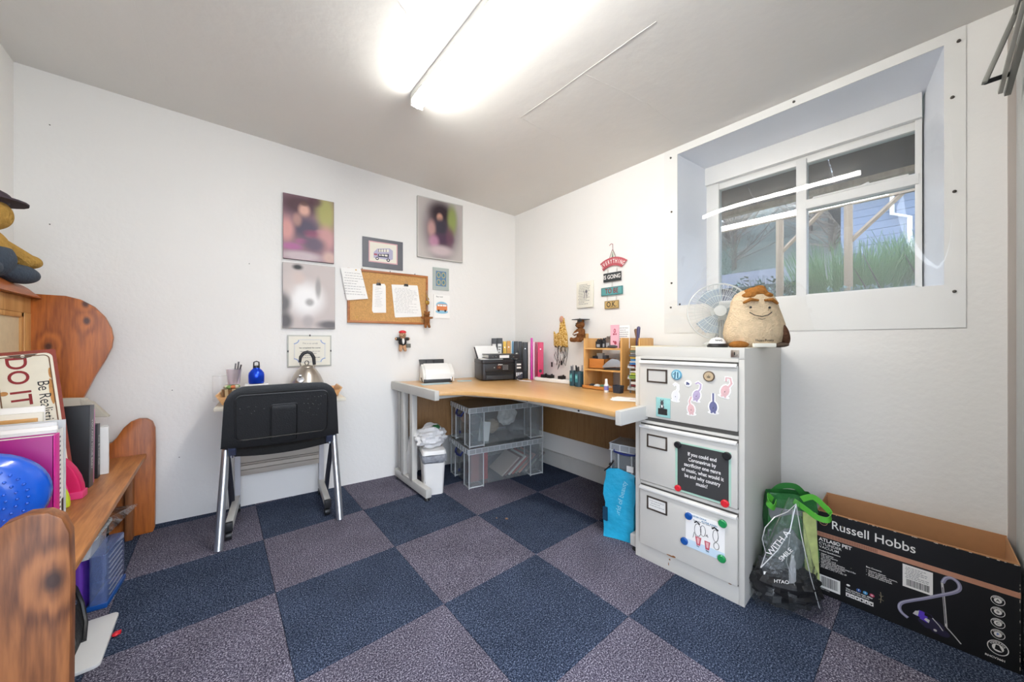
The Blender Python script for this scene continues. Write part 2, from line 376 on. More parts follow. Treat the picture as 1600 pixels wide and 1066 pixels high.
# sloping ceiling
mb = MB(); mb.hexa([(-1.6,-1.6,ceil_z(-1.6)),(1.6,-1.6,ceil_z(1.6)),(1.6,1.75,ceil_z(1.6)),(-1.6,1.75,ceil_z(-1.6))], [(-1.6,-1.6,2.75),(1.6,-1.6,2.75),(1.6,1.75,2.75),(-1.6,1.75,2.75)])
ceil = struct(mb, 'ceiling', CEIL)
def ridge(pts, wd=0.0035, h=0.0012, nm='plaster_joint'):
    P = []
    rnd = random.Random(len(pts)*7+int(pts[0][0]*100))
    for i in range(len(pts)-1):
        for k in range(8):
            t = k/8; P.append((pts[i][0]*(1-t)+pts[i+1][0]*t + rnd.uniform(-.003,.003), pts[i][1]*(1-t)+pts[i+1][1]*t + rnd.uniform(-.003,.003)))
    P.append(pts[-1])
    MB().tube([(x, y, ceil_z(x)-0.0005) for x, y in P], [wd*rnd.uniform(.3,1) for _ in P], 6, flat=h/wd).build(nm, CEIL, ceil)
ridge([(0.62, -0.55), (0.60, 0.23)]); ridge([(0.60, 0.23), (0.95, 0.20)], 0.0015, 0.0007); ridge([(0.42, 0.55), (0.40, 0.95)], 0.0015, .0007)
ridge([(-0.42, 0.02), (-0.16, 0.06), (-0.10, 0.09)], 0.005, .002); ridge([(-0.92, 0.1), (-0.94, 0.50), (-0.93, 0.9), (-0.93, 1.2)], 0.0018, 0.0008)
ridge([(0.62, -0.2), (1.0, -0.3), (1.25, -0.32)], 0.0018, .0008)
# skirting
mb = MB(); mb.box(XR-0.03, XR, -0.29, 1.25, 0.0, 0.115); struct(mb, 'baseboard_right', mat('old_skirting', 'c9c8c4', 0.6, vary=0.1), bevel=0.004)
# screw heads in the window board and nail holes in the walls
scr = mat('screw_dark', '55504a', 0.4, metal=0.6)
# ------------------------------------------------------------------ window
win = tag(bpy.data.objects.new('window_1', None), kind='structure'); COL.objects.link(win)
X0, X1 = 1.775, 1.83
MB().box(1.755, 1.80, yb-.01, ya+.02, 2.045, zb+.03).build('lintel_board', GLOSSW, win, bevel=0.003)
MB().box(X0, X1, ya-0.055, ya+.03, za-.02, 2.047).box(X0, X1, yb-.01, yb+0.012, za-.02, 2.047).build('frame', GLOSSW, win, bevel=0.003)
MB().box(X0+.01, X1, yb, ya, 2.005, 2.047).build('head_rail', GLOSSW, win, bevel=0.003)
MB().box(X0, X1, yb, ya, za-.02, za+.012).build('window_sill', GLOSSW, win, bevel=0.003)
MB().box(X0-.005, X1, -0.793, -0.748, za, 2.03).build('mullion', GLOSSW, win, bevel=0.004)
MB().box(X0-.008, X1, yb, -0.79, 1.750, 1.800).box(X0-.012, X0+.01, yb+.03, -0.82, 1.796, 1.806).build('transom', GLOSSW, win, bevel=0.004)
for (p, q, r, s) in ((-0.75, ya-0.05, za, 2.01), (yb, -0.79, za, 1.752), (yb, -0.79, 1.798, 2.01)):
    MB().box(1.800, 1.803, p, q, r, s).build('pane', PANE, win, smooth=0)
MB().box(1.785, 1.80, -1.07, -0.93, 1.800, 1.812).cyl((1.79,-1.0,1.806), (1.76,-1.03,1.806), 0.006).build('window_stay', GLOSSW, win)
# clear sheet screwed over the recess, bowed slightly into the room
mb = MB(); NY, NZ = 50, 36
def bow(y, z):
    s = (y - YB)/(YA - YB); t = (z - ZA)/(ZB - ZA)
    if s <= 0 or s >= 1 or t <= 0 or t >= 1: return 0
    e = min(1, s/0.12, (1-s)/0.12); e = e*e*(3-2*e)
    return 0.036*(1-(2*t-1)**2)*(1-(2*s-1)**4) + 0.0016*math.sin(s*9+1)*math.sin(t*math.pi)
for i in range(NY+1):
    for j in range(NZ+1):
        y = yb0 + (yb1-yb0)*i/NY; z = zb0 + (zb1-zb0)*j/NZ
        mb.v.append((-0.0065 - bow(y, z), y, z))
for i in range(NY):
    for j in range(NZ):
        a = i*(NZ+1)+j; mb.f.append([a, a+NZ+1, a+NZ+2, a+1]); mb.m.append(0)
sh = T('plastic_sheet', 'clear plastic sheet screwed over the window recess, catching the tube light', 'sheet', (XR, 0, 0))
mb.build('sheet', SHEET, sh, smooth=80)
for (y, z) in ((-.195,2.165),(-.20,1.83),(-.20,1.39),(-.195,1.24),(-.80,2.195),(-.655,1.21),(-1.28,1.96),(-1.285,1.60),(-1.285,1.22),(-1.295,2.165),(-.25,1.255)):
    MB().cyl((-0.010,y,z), (-0.0045,y,z), 0.0045, 0.006, 10).ball((-0.010,y,z), (0.002,0.0045,0.0045), 8).build('screw', scr, sh)

# ------------------------------------------------------------------ ribbed folding door and its hinge bars beside the camera
dr = tag(bpy.data.objects.new('door_1', None), kind='structure'); COL.objects.link(dr)
RIB = mat('ribbed_door_grey', 'b4b5b2', 0.4, vary=0.05)
x = 1.452
while x > 0.32:
    MB().prism([(x, -1.50), (x, -1.425), (x-0.006, -1.418), (x-0.014, -1.418), (x-0.019, -1.425), (x-0.019, -1.50)], 'Z', 0.004, 2.12).build('slat', RIB, dr, smooth=0)
    x -= 0.0196
MB().box(0.30, 1.47, -1.60, -1.49, 2.11, 2.35).box(0.28,0.32,-1.6,-1.44,0,2.35).build('frame', GLOSSW, dr)
struct(MB().box(1.455, 1.475, -1.44, -1.402, 0, 2.13), 'trim_2', mat('taupe_jamb', 'b5aca4', 0.5))
DG = mat('dull_aluminium', '86857f', 0.45, metal=0.3, vary=0.1)
hb = T('door_track_bars', 'grey metal hinge bars of the folding door jutting out by the ceiling', 'door track', (0,0,0))
def bar(name, p, q, wd, th, m, par):
    p = Vector(p); q = Vector(q); d = (q-p); L = d.length; d.normalize()
    s = d.cross(Vector((0,1,0))).normalized(); n = d.cross(s).normalized()
    M = Matrix((s, n, d)).transposed().to_4x4(); M.translation = p
    return MB().box(-wd/2, wd/2, -th/2, th/2, 0, L).build(name, m, par, bevel=0.002, M=M)
bar('arm', (1.215,-1.338,1.862), (1.200,-1.396,2.040), 0.03, 0.012, DG, hb)
bar('arm', (1.200,-1.396,2.040), (1.02,-1.405,2.06), 0.03, 0.012, DG, hb)
bar('link', (1.215,-1.340,1.864), (1.26,-1.400,1.885), 0.014, 0.01, DARK, hb)
bar('arm', (1.27,-1.372,1.838), (1.08,-1.398,2.00), 0.016, 0.010, mat('pale_aluminium','a5a39b',0.4,metal=.3), hb)
bar('arm', (1.30,-1.388,1.840), (1.05,-1.41,1.98), 0.020, 0.014, DG, hb)

# ------------------------------------------------------------------ fluorescent batten
lt = T('strip_light', 'white fluorescent strip light glowing along the ceiling', 'light', (0.104, -0.270, ceil_z(0.104)))
LAMP = mat('glowing_diffuser', 'fffdf8', 0.4, emit=TUBE, vary=0)
MB().box(-0.032, 0.032, -0.745, 0.745, -0.034, 0.0035).build('housing', GLOSSW, lt, bevel=0.003)
MB().prism([(-0.029,-0.032),(-0.030,-0.052),(-0.020,-0.066),(0,-0.071),(0.020,-0.066),(0.030,-0.052),(0.029,-0.032)], 'Y', -0.735, 0.735).build('diffuser', LAMP, lt)
MB().box(-0.031, 0.031, -0.752, -0.735, -0.069, 0).box(-0.031, 0.031, 0.735, 0.752, -0.069, 0).build('end_cap', GLOSSW, lt, bevel=0.004)
# ================================================================== THE GARDEN OUTSIDE
MB_ = MB
EARTH = mat('garden_soil', '4e5644', 0.9, vary=0.5, vscale=6, bump=0.6, bscale=12, pos=True)
mb = MB(); n = 24
for i in range(n+1):
    for j in range(n+1):
        x = 1.96 + 26*(i/n)**1.6; y = -16 + 30*j/n
        z = 0.98 + 0.17*(x-2) + 0.03*math.sin(x*2.1+y)
        mb.v.append((x, y, z))
for i in range(n):
    for j in range(n):
        a = i*(n+1)+j; mb.f.append([a, a+n+1, a+n+2, a+1]); mb.m.append(0)
struct(mb, 'ground', EARTH)
# lean-to roof above the window: dark underside, posts and rails
BROWN = mat('creosoted_boards', '3a3431', 0.9, vary=0.25, vscale=10)
OLDW = wood('weathered_post', 'b09a80', '8a7460', 'Z', 14, 0.8)
ln = T('lean_to_roof', 'open timber lean-to with dark boarded underside outside the window', 'shelter', (1.96, -0.8, 1.0))
for k in range(12):
    y = -3.6 + k*0.45
    MB().hexa([(0.0,y,1.30),(0.62,y,1.10),(0.62,y+.44,1.10),(0.0,y+.44,1.30)], [(0.0,y,1.33),(0.62,y,1.13),(0.62,y+.44,1.13),(0.0,y+.44,1.33)]).build('roof_board', BROWN, ln)
MB().box(0.60, 0.66, -3.6, 1.8, 1.07, 1.12).build('gutter_board', OLDW, ln)
for yy in (0.47, 0.01): MB().box(1.32, 1.36, yy-.025, yy+.025, 0.1, 1.16).build('post', OLDW, ln)
MB().box(1.32, 1.345, -3.0, 1.8, 1.15, 1.175).build('rail', OLDW, ln)
for y0_ in (0.47, 0.01):
    MB().tube([(1.34, y0_, 0.84), (1.34, y0_-0.30, 1.16)], 0.018, 4).build('brace', OLDW, ln)
# sheds and houses
ROOFM = mat('grey_felt_roof', '44474f', 0.8, vary=0.25, pos=True); SHEDW = mat('shed_boards', '5d5a63', 0.85, vary=0.3, vscale=4, pos=True); SID = mat('pale_blue_siding', '687488', 0.7, vary=0.06, pos=True)
sd = T('garden_shed', 'low dark shed with grey pitched roof beyond the left pane', 'shed', (6.2, 1.05, 1.35))
for k in range(9): MB().box(0, 0.05, -0.95+k*0.21, -0.95+k*0.21+0.20, 0, 0.62).build('board', SHEDW, sd)
MB().box(0.04, 1.6, -0.95, 0.94, 0, 0.6).build('wall', SHEDW, sd)
MB().hexa([(-.12,-1.05,.60),(1.7,-1.05,.60),(1.7,1.05,.60),(-.12,1.05,.60)], [(.5,-1.0,.95),(1.2,-1.0,.95),(1.2,1.0,.95),(.5,1.0,.95)]).build('roof', ROOFM, sd)
MB().box(-.02,-.005,-.70,-.5,0.05,.5).build('door', mat('shed_door','8f98a8',.7), sd)
hs = T('neighbour_house', 'pale grey clapboard house with slate roof at right behind the bushes', 'house', (8.2, -2.35, 2.1))
for k in range(12): MB().box(-0.02-0.004*(k % 2), 0.0, -2.2, 2.2, k*0.13, k*0.13+0.125).build('siding_board', SID, hs)
MB().box(0.0, 3, -2.2, 2.2, 0, 1.6).build('wall', SID, hs)
MB().hexa([(-.25,-2.4,1.55),(3.2,-2.4,1.55),(3.2,2.45,1.55),(-.25,2.45,1.55)], [(1.2,-2.4,2.9),(1.6,-2.4,2.9),(1.6,2.2,2.9),(1.2,2.2,2.9)]).build('roof', ROOFM, hs)
MB().tube([(-.1,1.55,1.5),(-.1,1.55,1.1),(-.1,1.35,1.0),(-.1,1.35,0)], 0.03, 8).build('drainpipe', WHITE, hs)
# wooded hillside far back
HILL = mat('wooded_hill', '48524c', 0.95, vary=0.5, vscale=1.2, bump=1, bscale=2, pos=True)
mb = MB(); n = 20
for i in range(n+1):
    for j in range(n+1):
        y = -26 + 58*i/n; t = j/n
        mb.v.append((13 + 16*t, y, 2.2 + 8.4*t**0.75 + 1.0*math.sin(y*.35+1)*t + 0.4*random.random()))
for i in range(n):
    for j in range(n):
        a = i*(n+1)+j; mb.f.append([a, a+n+1, a+n+2, a+1]); mb.m.append(0)
struct(mb, 'hillside', HILL)
BARK = mat('tree_bark', '4c4640', 0.9, vary=0.3, pos=True)
TWIG = mat('bare_twigs', '6b625a', 0.9, vary=0.3, pos=True)
def tree(x, y, z, h, seed, label, group):
    rnd = random.Random(seed); t = T('bare_tree', label, 'tree', (x, y, z), group=group)
    MB().tube([(0,0,-.2),(rnd.uniform(-.1,.1),rnd.uniform(-.1,.1),h*.4),(rnd.uniform(-.2,.2),rnd.uniform(-.3,.3),h*.75),(rnd.uniform(-.3,.3),rnd.uniform(-.4,.4),h)], [.11,.08,.05,.01], 6).build('trunk', BARK, t)
    mb = MB()
    for k in range(170):
        z0 = h*rnd.uniform(.2,.95); a = rnd.uniform(0,6.28); L = h*.33*(1.15-z0/h)
        p = Vector((0,0,z0)); d = Vector((math.cos(a),math.sin(a),rnd.uniform(.3,1.2))).normalized()
        q = p + d*L*.5; r = q + (d+Vector((rnd.uniform(-.4,.4),rnd.uniform(-.4,.4),.2))).normalized()*L*.6
        mb.tube([p,q,r], [.022,.013,.004], 3)
        for s in range(3):
            e = p + (r-p)*rnd.uniform(.3,.9); mb.tube([e, e+Vector((rnd.uniform(-1,1),rnd.uniform(-1,1),rnd.uniform(0,1)))*L*.35], [.009,.003], 3)
    tag(mb.build('branches', TWIG, t, smooth=0), kind='stuff')
rt = random.Random(3)
for k in range(18):
    tree(14.5+(k%3)*2.2+rt.uniform(-.3,.3), -5+k*0.95+rt.uniform(-.2,.2), 2.8+(k%3)*1.4, rt.uniform(4.8,6.6), k, 'bare winter tree on the slope far behind the garden', 'bare trees on the slope')
# bushes
GR = [mat('broom_green', '4c7440', 0.8, vary=0.3, pos=True), mat('dark_leaf', '385040', 0.8, vary=0.3, pos=True), mat('straw_stem', '848a74', 0.8, vary=0.3, pos=True), mat('silver_leaf', '74908a', 0.8, vary=0.3, pos=True)]
def bush(x, y, z, wd, h, n, mi, seed, label, spread=0.5, leaf=True):
    rnd = random.Random(seed); t = T('shrub', label, 'shrub', (x, y, z))
    ms = MB(); ml = MB()
    for k in range(n):
        a = rnd.uniform(0, 6.28); r = wd*.5*math.sqrt(rnd.random())*.7
        p = Vector((r*math.cos(a), r*math.sin(a), -.05)); hh = h*rnd.uniform(.55,1.0)*(1-.4*(r/wd))
        q = p + Vector((math.cos(a)*hh*spread*rnd.random(), math.sin(a)*hh*spread*rnd.random(), hh))
        ms.tube([p, (p+q)/2+Vector((rnd.uniform(-.04,.04),rnd.uniform(-.04,.04),0)), q], [.0045,.003,.0015], 3)
        if leaf:
            for s in range(5):
                e = p + (q-p)*rnd.uniform(.25,1); d = Vector((rnd.uniform(-1,1),rnd.uniform(-1,1),rnd.uniform(-.2,1))).normalized()*rnd.uniform(.02,.05); s2 = d.cross(Vector((rnd.random(),rnd.random(),rnd.random()))).normalized()*.010
                ml.cur = rnd.choice([0,0,1]); ml.add([e-s2, e+s2, e+d+s2*.3, e+d-s2*.3], [[0,1,2,3]])
    tag(ms.build('stems', GR[mi], t, smooth=0), kind='stuff')
    if leaf: tag(ml.build('leaves', [GR[mi], GR[3] if mi != 2 else GR[0]], t, smooth=0), kind='stuff')
bush(3.75, -0.72, 1.25, 0.75, 0.80, 900, 0, 1, 'dense green broom bush in the middle of the garden bank', leaf=False)
bush(3.55, -0.18, 1.22, 0.5, 0.55, 260, 1, 2, 'dark green shrub left of the broom bush')
bush(3.9, -1.30, 1.28, 0.7, 0.85, 700, 0, 3, 'tall bright green broom bush right of the garden post', leaf=False)
bush(3.0, -1.00, 1.12, 0.6, 0.40, 340, 3, 4, 'low silvery shrub close to the right window pane', 0.9)
bush(2.9, -1.60, 1.12, 0.5, 0.7, 240, 1, 5, 'leafy shrub at the right edge of the window view', 0.7)
bush(2.6, -0.68, 1.06, 0.35, 0.24, 200, 2, 6, 'straw coloured low plant under the right window pane', 0.9)
bush(2.9, -0.15, 1.10, 0.5, 0.30, 200, 2, 7, 'dry straw coloured clump low in the left window pane', 0.8)
bush(2.35, 0.12, 1.0, 0.15, 0.95, 160, 1, 8, 'ivy clad thin shrub at the far left edge of the window', 0.3)
bush(9.4, 3.1, 2.2, 2.2, 1.9, 520, 1, 9, 'broad dark evergreen hedge plant behind the left pane', 0.5)
bush(6.4, -0.9, 1.7, 1.2, 0.8, 380, 1, 10, 'dark shrub in front of the pale clapboard house', 0.5)
mb = MB(); rnd = random.Random(5)
for k in range(9):
    p = Vector((2.65+rnd.uniform(-.1,.1), -1.25+rnd.uniform(-.15,.12), 1.0)); q = p+Vector((rnd.uniform(-.1,.1), rnd.uniform(-.15,.3), rnd.uniform(.3,.75)))
    mb.tube([p-Vector((2.65,-1.25,1.0)), (p+q)/2+Vector((0,.03,0))-Vector((2.65,-1.25,1.0)), q-Vector((2.65,-1.25,1.0))], [.010,.006,.002], 5)
one(mb, 'bare_branches', 'dark bare branches crossing the right window pane', 'branches', BARK, (2.65,-1.25,1.0))
# ================================================================== ON THE BACK WALL
def wallthing(name, label, cat, u, z, off=0.0, group=None): return T(name, label, cat, onback(u, z, off), BR, group)
def canvas(u0, u1, z0, z1, m, label, edge, name='canvas_print', tilt=0):
    t = wallthing(name, label, 'picture', (u0+u1)/2, (z0+z1)/2, 0.001); w2, h2 = (u1-u0)/2, (z1-z0)/2
    t.rotation_euler[1] = R(tilt)
    MB().box(-w2, w2, -0.020, 0, -h2, h2).build('stretcher', edge, t, bevel=0.003)
    MB().box(-w2+.002, w2-.002, -0.0215, -0.019, -h2+.002, h2-.002).build('print', m, t, smooth=0)
    return t
CE = mat('canvas_edge', '8a7076', 0.6)
g1 = blobs('blurred_guitarist', '8c6a74', [(-.05,.15,.15,.08,'4a2c36',.95),(.10,.12,.07,.16,'a8a45c',.95),(-.03,.12,.038,.05,'d8a898',1),(-.03,.165,.03,.02,'5a3a34',.8),(-.02,.0,.10,.09,'4a3f55',1),(-.13,-.02,.05,.09,'d49a94',.9),(-.10,-.13,.07,.03,'b4609a',.7),(-.04,-.09,.05,.022,'a85a88',.7),(.02,-.05,.05,.02,'a06078',.7),(.07,-.01,.04,.018,'b8808c',.6),(-.07,.05,.03,.05,'c89888',.6),(.02,-.03,.06,.03,'8a3f60',.7),(.10,-.05,.06,.10,'c48e8c',.9),(.03,-.10,.08,.06,'55465c',.9),(-.05,-.19,.15,.04,'c4b4b8',.9),(.12,-.18,.05,.05,'c9a79c',.9),(.03,.19,.05,.04,'4a2230',.8)])
g3 = blobs('blurred_guitarist_framed', 'b9b2ae', [(0,0,.17,.27,'5a4450',1),(0,.14,.12,.10,'2c1c26',1),(.10,.10,.05,.14,'8f9a56',.95),(-.01,.10,.03,.04,'cf9c86',1),(0,.02,.07,.09,'35303e',1),(-.08,0,.04,.08,'c69a92',.8),(.02,-.07,.10,.05,'4a2f4a',.9),(-.06,-.10,.05,.06,'c08aa4',.8),(.08,-.05,.04,.10,'6a4456',.8),(0,-.17,.12,.05,'c8b6b8',.9)])
g2 = blobs('blurred_drummer', 'bfb4b0', [(-.02,-.02,.12,.13,'eeecea',.95),(-.07,.19,.035,.022,'2a2a2a',1),(-.07,.12,.05,.05,'cdbab2',.9),(.05,.06,.02,.08,'8a8684',.8),(-.15,-.05,.05,.09,'4a484a',.9),(-.14,-.17,.05,.07,'3a383a',.9),(.12,-.19,.09,.035,'4a484c',.9),(.0,-.04,.03,.03,'9a9694',.9),(-.01,-.17,.04,.05,'a8a0a0',.9),(-.12,.08,.05,.10,'c9bdb8',.6)])
canvas(1.112, 1.412, 1.575, 2.005, g1, 'blurred guitarist canvas print with reddish tones, upper left of the wall group', CE)
canvas(1.110, 1.418, 1.118, 1.552, g2, 'black and white blurred canvas print of a figure in a white shirt', mat('canvas_edge_grey', '9a9694', 0.6))
pf = canvas(2.005, 2.398, 1.705, 2.190, g3, 'blurred guitarist picture with pale border, highest at right on the back wall', mat('pale_frame', 'b9b5ad', 0.5), 'framed_picture')
MB().box(-.197,-.19,-.024,-.018,-.243,.243).box(.19,.197,-.024,-.018,-.243,.243).box(-.197,.197,-.024,-.018,-.243,-.236).box(-.197,.197,-.024,-.018,.236,.243).build('frame', mat('pale_frame2', 'c4c2bc', 0.4), pf)
# framed bus drawing
t = wallthing('framed_picture', 'grey mounted drawing of an old double-deck bus above the corkboard', 'picture', 1.747, 1.694, 0.001)
GM = mat('slate_mount', '67686e', 0.5, vary=0.12, vscale=20)
MB().box(-.147,.147,-.010,0,-.112,.108).build('mount', GM, t, bevel=0.002)
art(t, 'drawing', -0.0102, [(0, rect(-.105,.105,-.073,.083)), (1, rect(-.097,.097,-.065,.075)),
    (2, [(-.07,-.04),(-.07,.0),(-.045,.03),(.045,.045),(.07,.03),(.07,-.035),(.05,-.045)]), (1, [(-.04,.008),(-.04,.024),(.04,.037),(.04,.016)]),
    (3, rect(-.037,-.033,.006,.03)), (3, rect(-.02,-.016,.008,.032)), (3, rect(-.002,.002,.01,.034)), (3, rect(.018,.022,.012,.036)),
    (3, [(-.04,-.03),(-.04,-.008),(.04,.002),(.04,-.028)]), (1, rect(-.033,-.018,-.02,-.011)), (1, rect(-.013,.005,-.02,-.008)), (1, rect(.01,.03,-.02,-.006)),
    (3, ell(-.045,-.043,.012,.012)), (3, ell(.035,-.046,.013,.013)), (1, ell(-.045,-.043,.006,.006)), (1, ell(.035,-.046,.006,.006)), (4, rect(-.068,-.045,-.02,-.008))],
    [mat('pink_mount', 'd8a8ac', .6), PAPER2, mat('bus_violet', 'b4b0c6', .6), mat('bus_ink', '2c2a40', .6), mat('bus_red','a04a58',.6)])
# corkboard
CORK = mat('cork', 'c99a60', 0.9, vary=0.35, vscale=120, bump=0.4, bscale=200)
cb = wallthing('cork_board', 'wood-framed cork notice board with papers clipped on it', 'notice board', 1.795, 1.362, 0.001)
W2, H2 = .297, .196
MB().box(-W2,W2,-.012,0,-H2,H2).build('cork_panel', CORK, cb, smooth=0)
FRW = wood('frame_wood', 'b8743c', '96562a', 'X', 25, 0.45)
for a in ((-W2,W2,H2-.016,H2),(-W2,W2,-H2,-H2+.016),(-W2,-W2+.016,-H2+.016,H2-.016),(W2-.016,W2,-H2+.016,H2-.016)):
    MB().box(a[0],a[1],-.020,0,a[2],a[3]).build('frame_rail', FRW, cb, bevel=0.002)
BRASS = mat('brass', 'c09a4a', 0.3, metal=0.9)
def pin(par, x, y, z): MB().cyl((x,y,z),(x,y-.006,z),.0035,.005,8).build('pin', BRASS, par)
pin(cb, -.235, -.012, -.155); 
for x in (-.2,.0,.19): MB().cyl((x,-.018,H2),(x,-.018,H2+.008),.003,.003,6).build('hanging_pin', scr, cb)
def sheet(name, label, u, z, pts, off, m=PAPER, n=14, clip=None, thick=0.0012, layers=1, curl=0.0, cat='paper', lines=INK):
    t = wallthing(name, label, cat, u, z, off)
    for k in range(layers):
        P = [(x+k*.004, zz-k*.006) for x, zz in pts]
        MB().prism(P, 'Y', -thick*(k*-1)-.0016, -thick*(k*-1)-.0004).build('sheet', m, t, smooth=0)
    if n: paperlines(t, min(p[0] for p in pts)+.018, max(p[0] for p in pts)-.018, min(p[1] for p in pts)+.03, max(p[1] for p in pts)-.03, -.0018, lines, n, seed=int(u*100), h=.12)
    return t
s1 = sheet('pinned_paper', 'white sheet pinned askew over the left edge of the cork board', 1.572, 1.455, [(-.120,.098),(.010,.105),(.060,-.105),(-.080,-.125)], .024, n=9, layers=2, lines=GREYINK); pin(s1, -.02, -.002, .09)
def clip(par, x, y, z):
    MB().prism([(x-.013,z),(x+.013,z),(x+.017,z-.017),(x-.017,z-.017)], 'Y', y-.010, y+.001).build('binder_clip', BLACK, par, bevel=.001)
    MB().tube([(x-.006,y-.006,z-.002),(x-.008,y-.006,z+.018),(x,y-.006,z+.024),(x+.008,y-.006,z+.018),(x+.006,y-.006,z-.002)], .0012, 5).build('clip_wire', CHROME, par)
s2 = sheet('receipt_bundle', 'narrow bundle of receipts in a black clip on the cork board', 1.71, 1.395, [(-.040,.062),(.045,.070),(.048,-.135),(-.045,-.140)], .016, n=12, layers=3, lines=GREYINK); clip(s2, .0, -.002, .072)
s3 = sheet('clipped_letter', 'printed letter in a black clip at the right of the cork board', 1.92, 1.36, [(-.115,.105),(.085,.115),(.118,-.125),(-.090,-.140)], .016, n=17, layers=2, lines=GREYINK); clip(s3, -.005, -.002, .117)
# small pictures right of the board
SAGE = mat('sage_card', 'a9b3ae', 0.5)
t = wallthing('small_picture', 'small grey-green picture with four round motifs right of the cork board', 'picture', 2.208, 1.549, .001)
MB().box(-.070,.070,-.008,0,-.093,.090).build('card', SAGE, t)
shp = [(0, rect(-.045,.045,-.062,.062))]
for i, (x, z) in enumerate(((-.021,.03),(.021,.03),(-.021,-.03),(.021,-.03))): shp += [(1, ell(x,z,.017,.024)), (0, ell(x,z,.012,.018)), (2, ell(x,z,.008,.012))]
art(t, 'motif', -.0082, shp, [mat('motif_blue','5f7fa0',.6), mat('motif_yellow','c4b85a',.6), mat('motif_teal','4f7f8c',.6)])
t = wallthing('small_picture', 'small white picture of an orange camper van on blue below the round motifs', 'picture', 2.215, 1.322, .001)
MB().box(-.070,.070,-.007,0,-.100,.093).build('card', PAPER, t)
art(t, 'drawing', -.0072, [(0, ell(0,.01,.05,.028)), (0, ell(0,-.045,.055,.016)), (1, [(-.045,-.035),(-.045,0),(-.035,.018),(.04,.018),(.048,0),(.048,-.035)]), (2, rect(-.036,.04,0,.013)), (1, rect(-.02,-.016,0,.013)), (1, rect(.005,.009,0,.013)), (3, ell(-.028,-.037,.009,.009)), (3, ell(.03,-.037,.009,.009))], [mat('sky_blue_print','8cc0d8',.6), mat('van_orange','d8804a',.6), PAPER, INK])
txt('Buy local', .016, INK, t, -.02, -.0075, .078)
# framed certificate
t = wallthing('certificate', 'clip-framed certificate with blue corner scrolls behind the kettle', 'certificate', 1.266, .965, .001)
MB().box(-.130,.130,-.009,0,-.105,.108).build('backing', mat('frame_sage', 'b4b5ac', .4), t, bevel=.001)
MB().box(-.122,.122,-.0105,-.009,-.097,.100).build('paper', PAPER2, t, smooth=0)
shp = []
for sx in (-1,1):
    for sz in (-1,1): shp.append((0, stroke([(sx*(.093-.028*math.cos(R(a))), sz*(.076-.026*math.sin(R(a)))) for a in range(0,91,15)], .006)))
shp += [(0, stroke([(-.09,-.05),(-.09,.05)], .0015)), (0, stroke([(.09,-.05),(.09,.05)], .0015)), (0, stroke([(-.06,.077),(.06,.077)], .0015)), (0, stroke([(-.06,-.074),(.06,-.074)], .0015))]
art(t, 'scroll_border', -.0106, shp, [mat('certificate_blue','8fa4cc',.6)])
txt('This is to certify', .014, GREYINK, t, 0, -.011, .052, shear=.3); txt('has completed the course', .012, INK, t, 0, -.011, .022, bold=.02); paperlines(t, -.06,.06,-.05,.005,-.0107,GREYINK,4,3,.2)
for x, z in ((-.126,0),(.126,0),(0,.106)): MB().box(x-.004,x+.004,-.014,-.008,z-.006,z+.006).build('clip', BLACK, t)
# hanging bears
def fuzz(name, c1, sc=90): return mat(name, c1, .95, spec=.1, vary=.25, vscale=40, bump=.9, bscale=sc)
def remesh(o, vox=.004):
    md = o.modifiers.new('join', 'REMESH'); md.mode = 'VOXEL'; md.voxel_size = vox; md.use_smooth_shade = True
    ms = o.modifiers.new('soft', 'SMOOTH'); ms.factor = .6; ms.iterations = 4; return o
def bear(name, label, loc, rz, s, fur, arms=None, sit=True, extra=None):
    t = T(name, label, 'soft toy', loc, rz)
    mb = MB()
    mb.ball((0,0,.30*s), (.20*s,.17*s,.26*s)); mb.ball((0,-.02*s,.68*s), (.19*s,.17*s,.17*s)); mb.ball((0,-.16*s,.64*s), (.09*s,.08*s,.07*s))
    for k in (-1,1):
        mb.ball((k*.15*s,0,.84*s), (.07*s,.035*s,.07*s))
        mb.tube([(k*.15*s,0,.46*s),(k*.26*s,-.06*s,.38*s),(k*.28*s,-.15*s,.26*s)] if not arms else [(k*.15*s,0,.46*s),(k*.28*s,0,.46*s),(k*.40*s,-.02*s,.48*s)], [.085*s,.075*s,.07*s], 10)
        mb.tube([(k*.10*s,0,.14*s),(k*.18*s,-.16*s,.06*s),(k*.22*s,-.30*s,.06*s)] if sit else [(k*.09*s,0,.14*s),(k*.11*s,-.02*s,-.05*s),(k*.13*s,-.08*s,-.16*s)], [.10*s,.095*s,.085*s], 10)
        mb.ball((k*.22*s,-.31*s,.08*s) if sit else (k*.13*s,-.09*s,-.17*s), (.085*s,.06*s,.10*s) if sit else (.08*s,.10*s,.06*s))
    remesh(mb.build('body', fur, t), max(.0022, .02*s))
    e = MB()
    for k in (-1,1): e.ball((k*.07*s,-.185*s,.73*s), .020*s, 8)
    e.ball((0,-.24*s,.665*s), (.034*s,.02*s,.025*s), 8); e.build('eyes_and_nose', BLACK, t)
    return t
BF = fuzz('brown_plush', '8a5a38'); 
p = onback(1.882, .985, .04)
b = bear('small_bear', 'small hanging toy bear in red cap and black jacket under the cork board', p, BR, .14, fuzz('tan_plush','c49a78'), arms=True, sit=False)
s = .14
MB().ball((0,0,.83*s),(.20*s,.18*s,.11*s)).build('cap', RED, b)
mb = MB().ball((0,.0,.30*s),(.225*s,.19*s,.24*s))
for k in (-1,1): mb.tube([(k*.12*s,0,.46*s),(k*.26*s,0,.46*s),(k*.34*s,-.01*s,.47*s)], [.10*s,.095*s,.09*s], 10)
mb.build('jacket', BLACK, b)
MB().ball((0,-.12*s,.33*s),(.08*s,.10*s,.17*s)).build('shirt', PAPER, b)
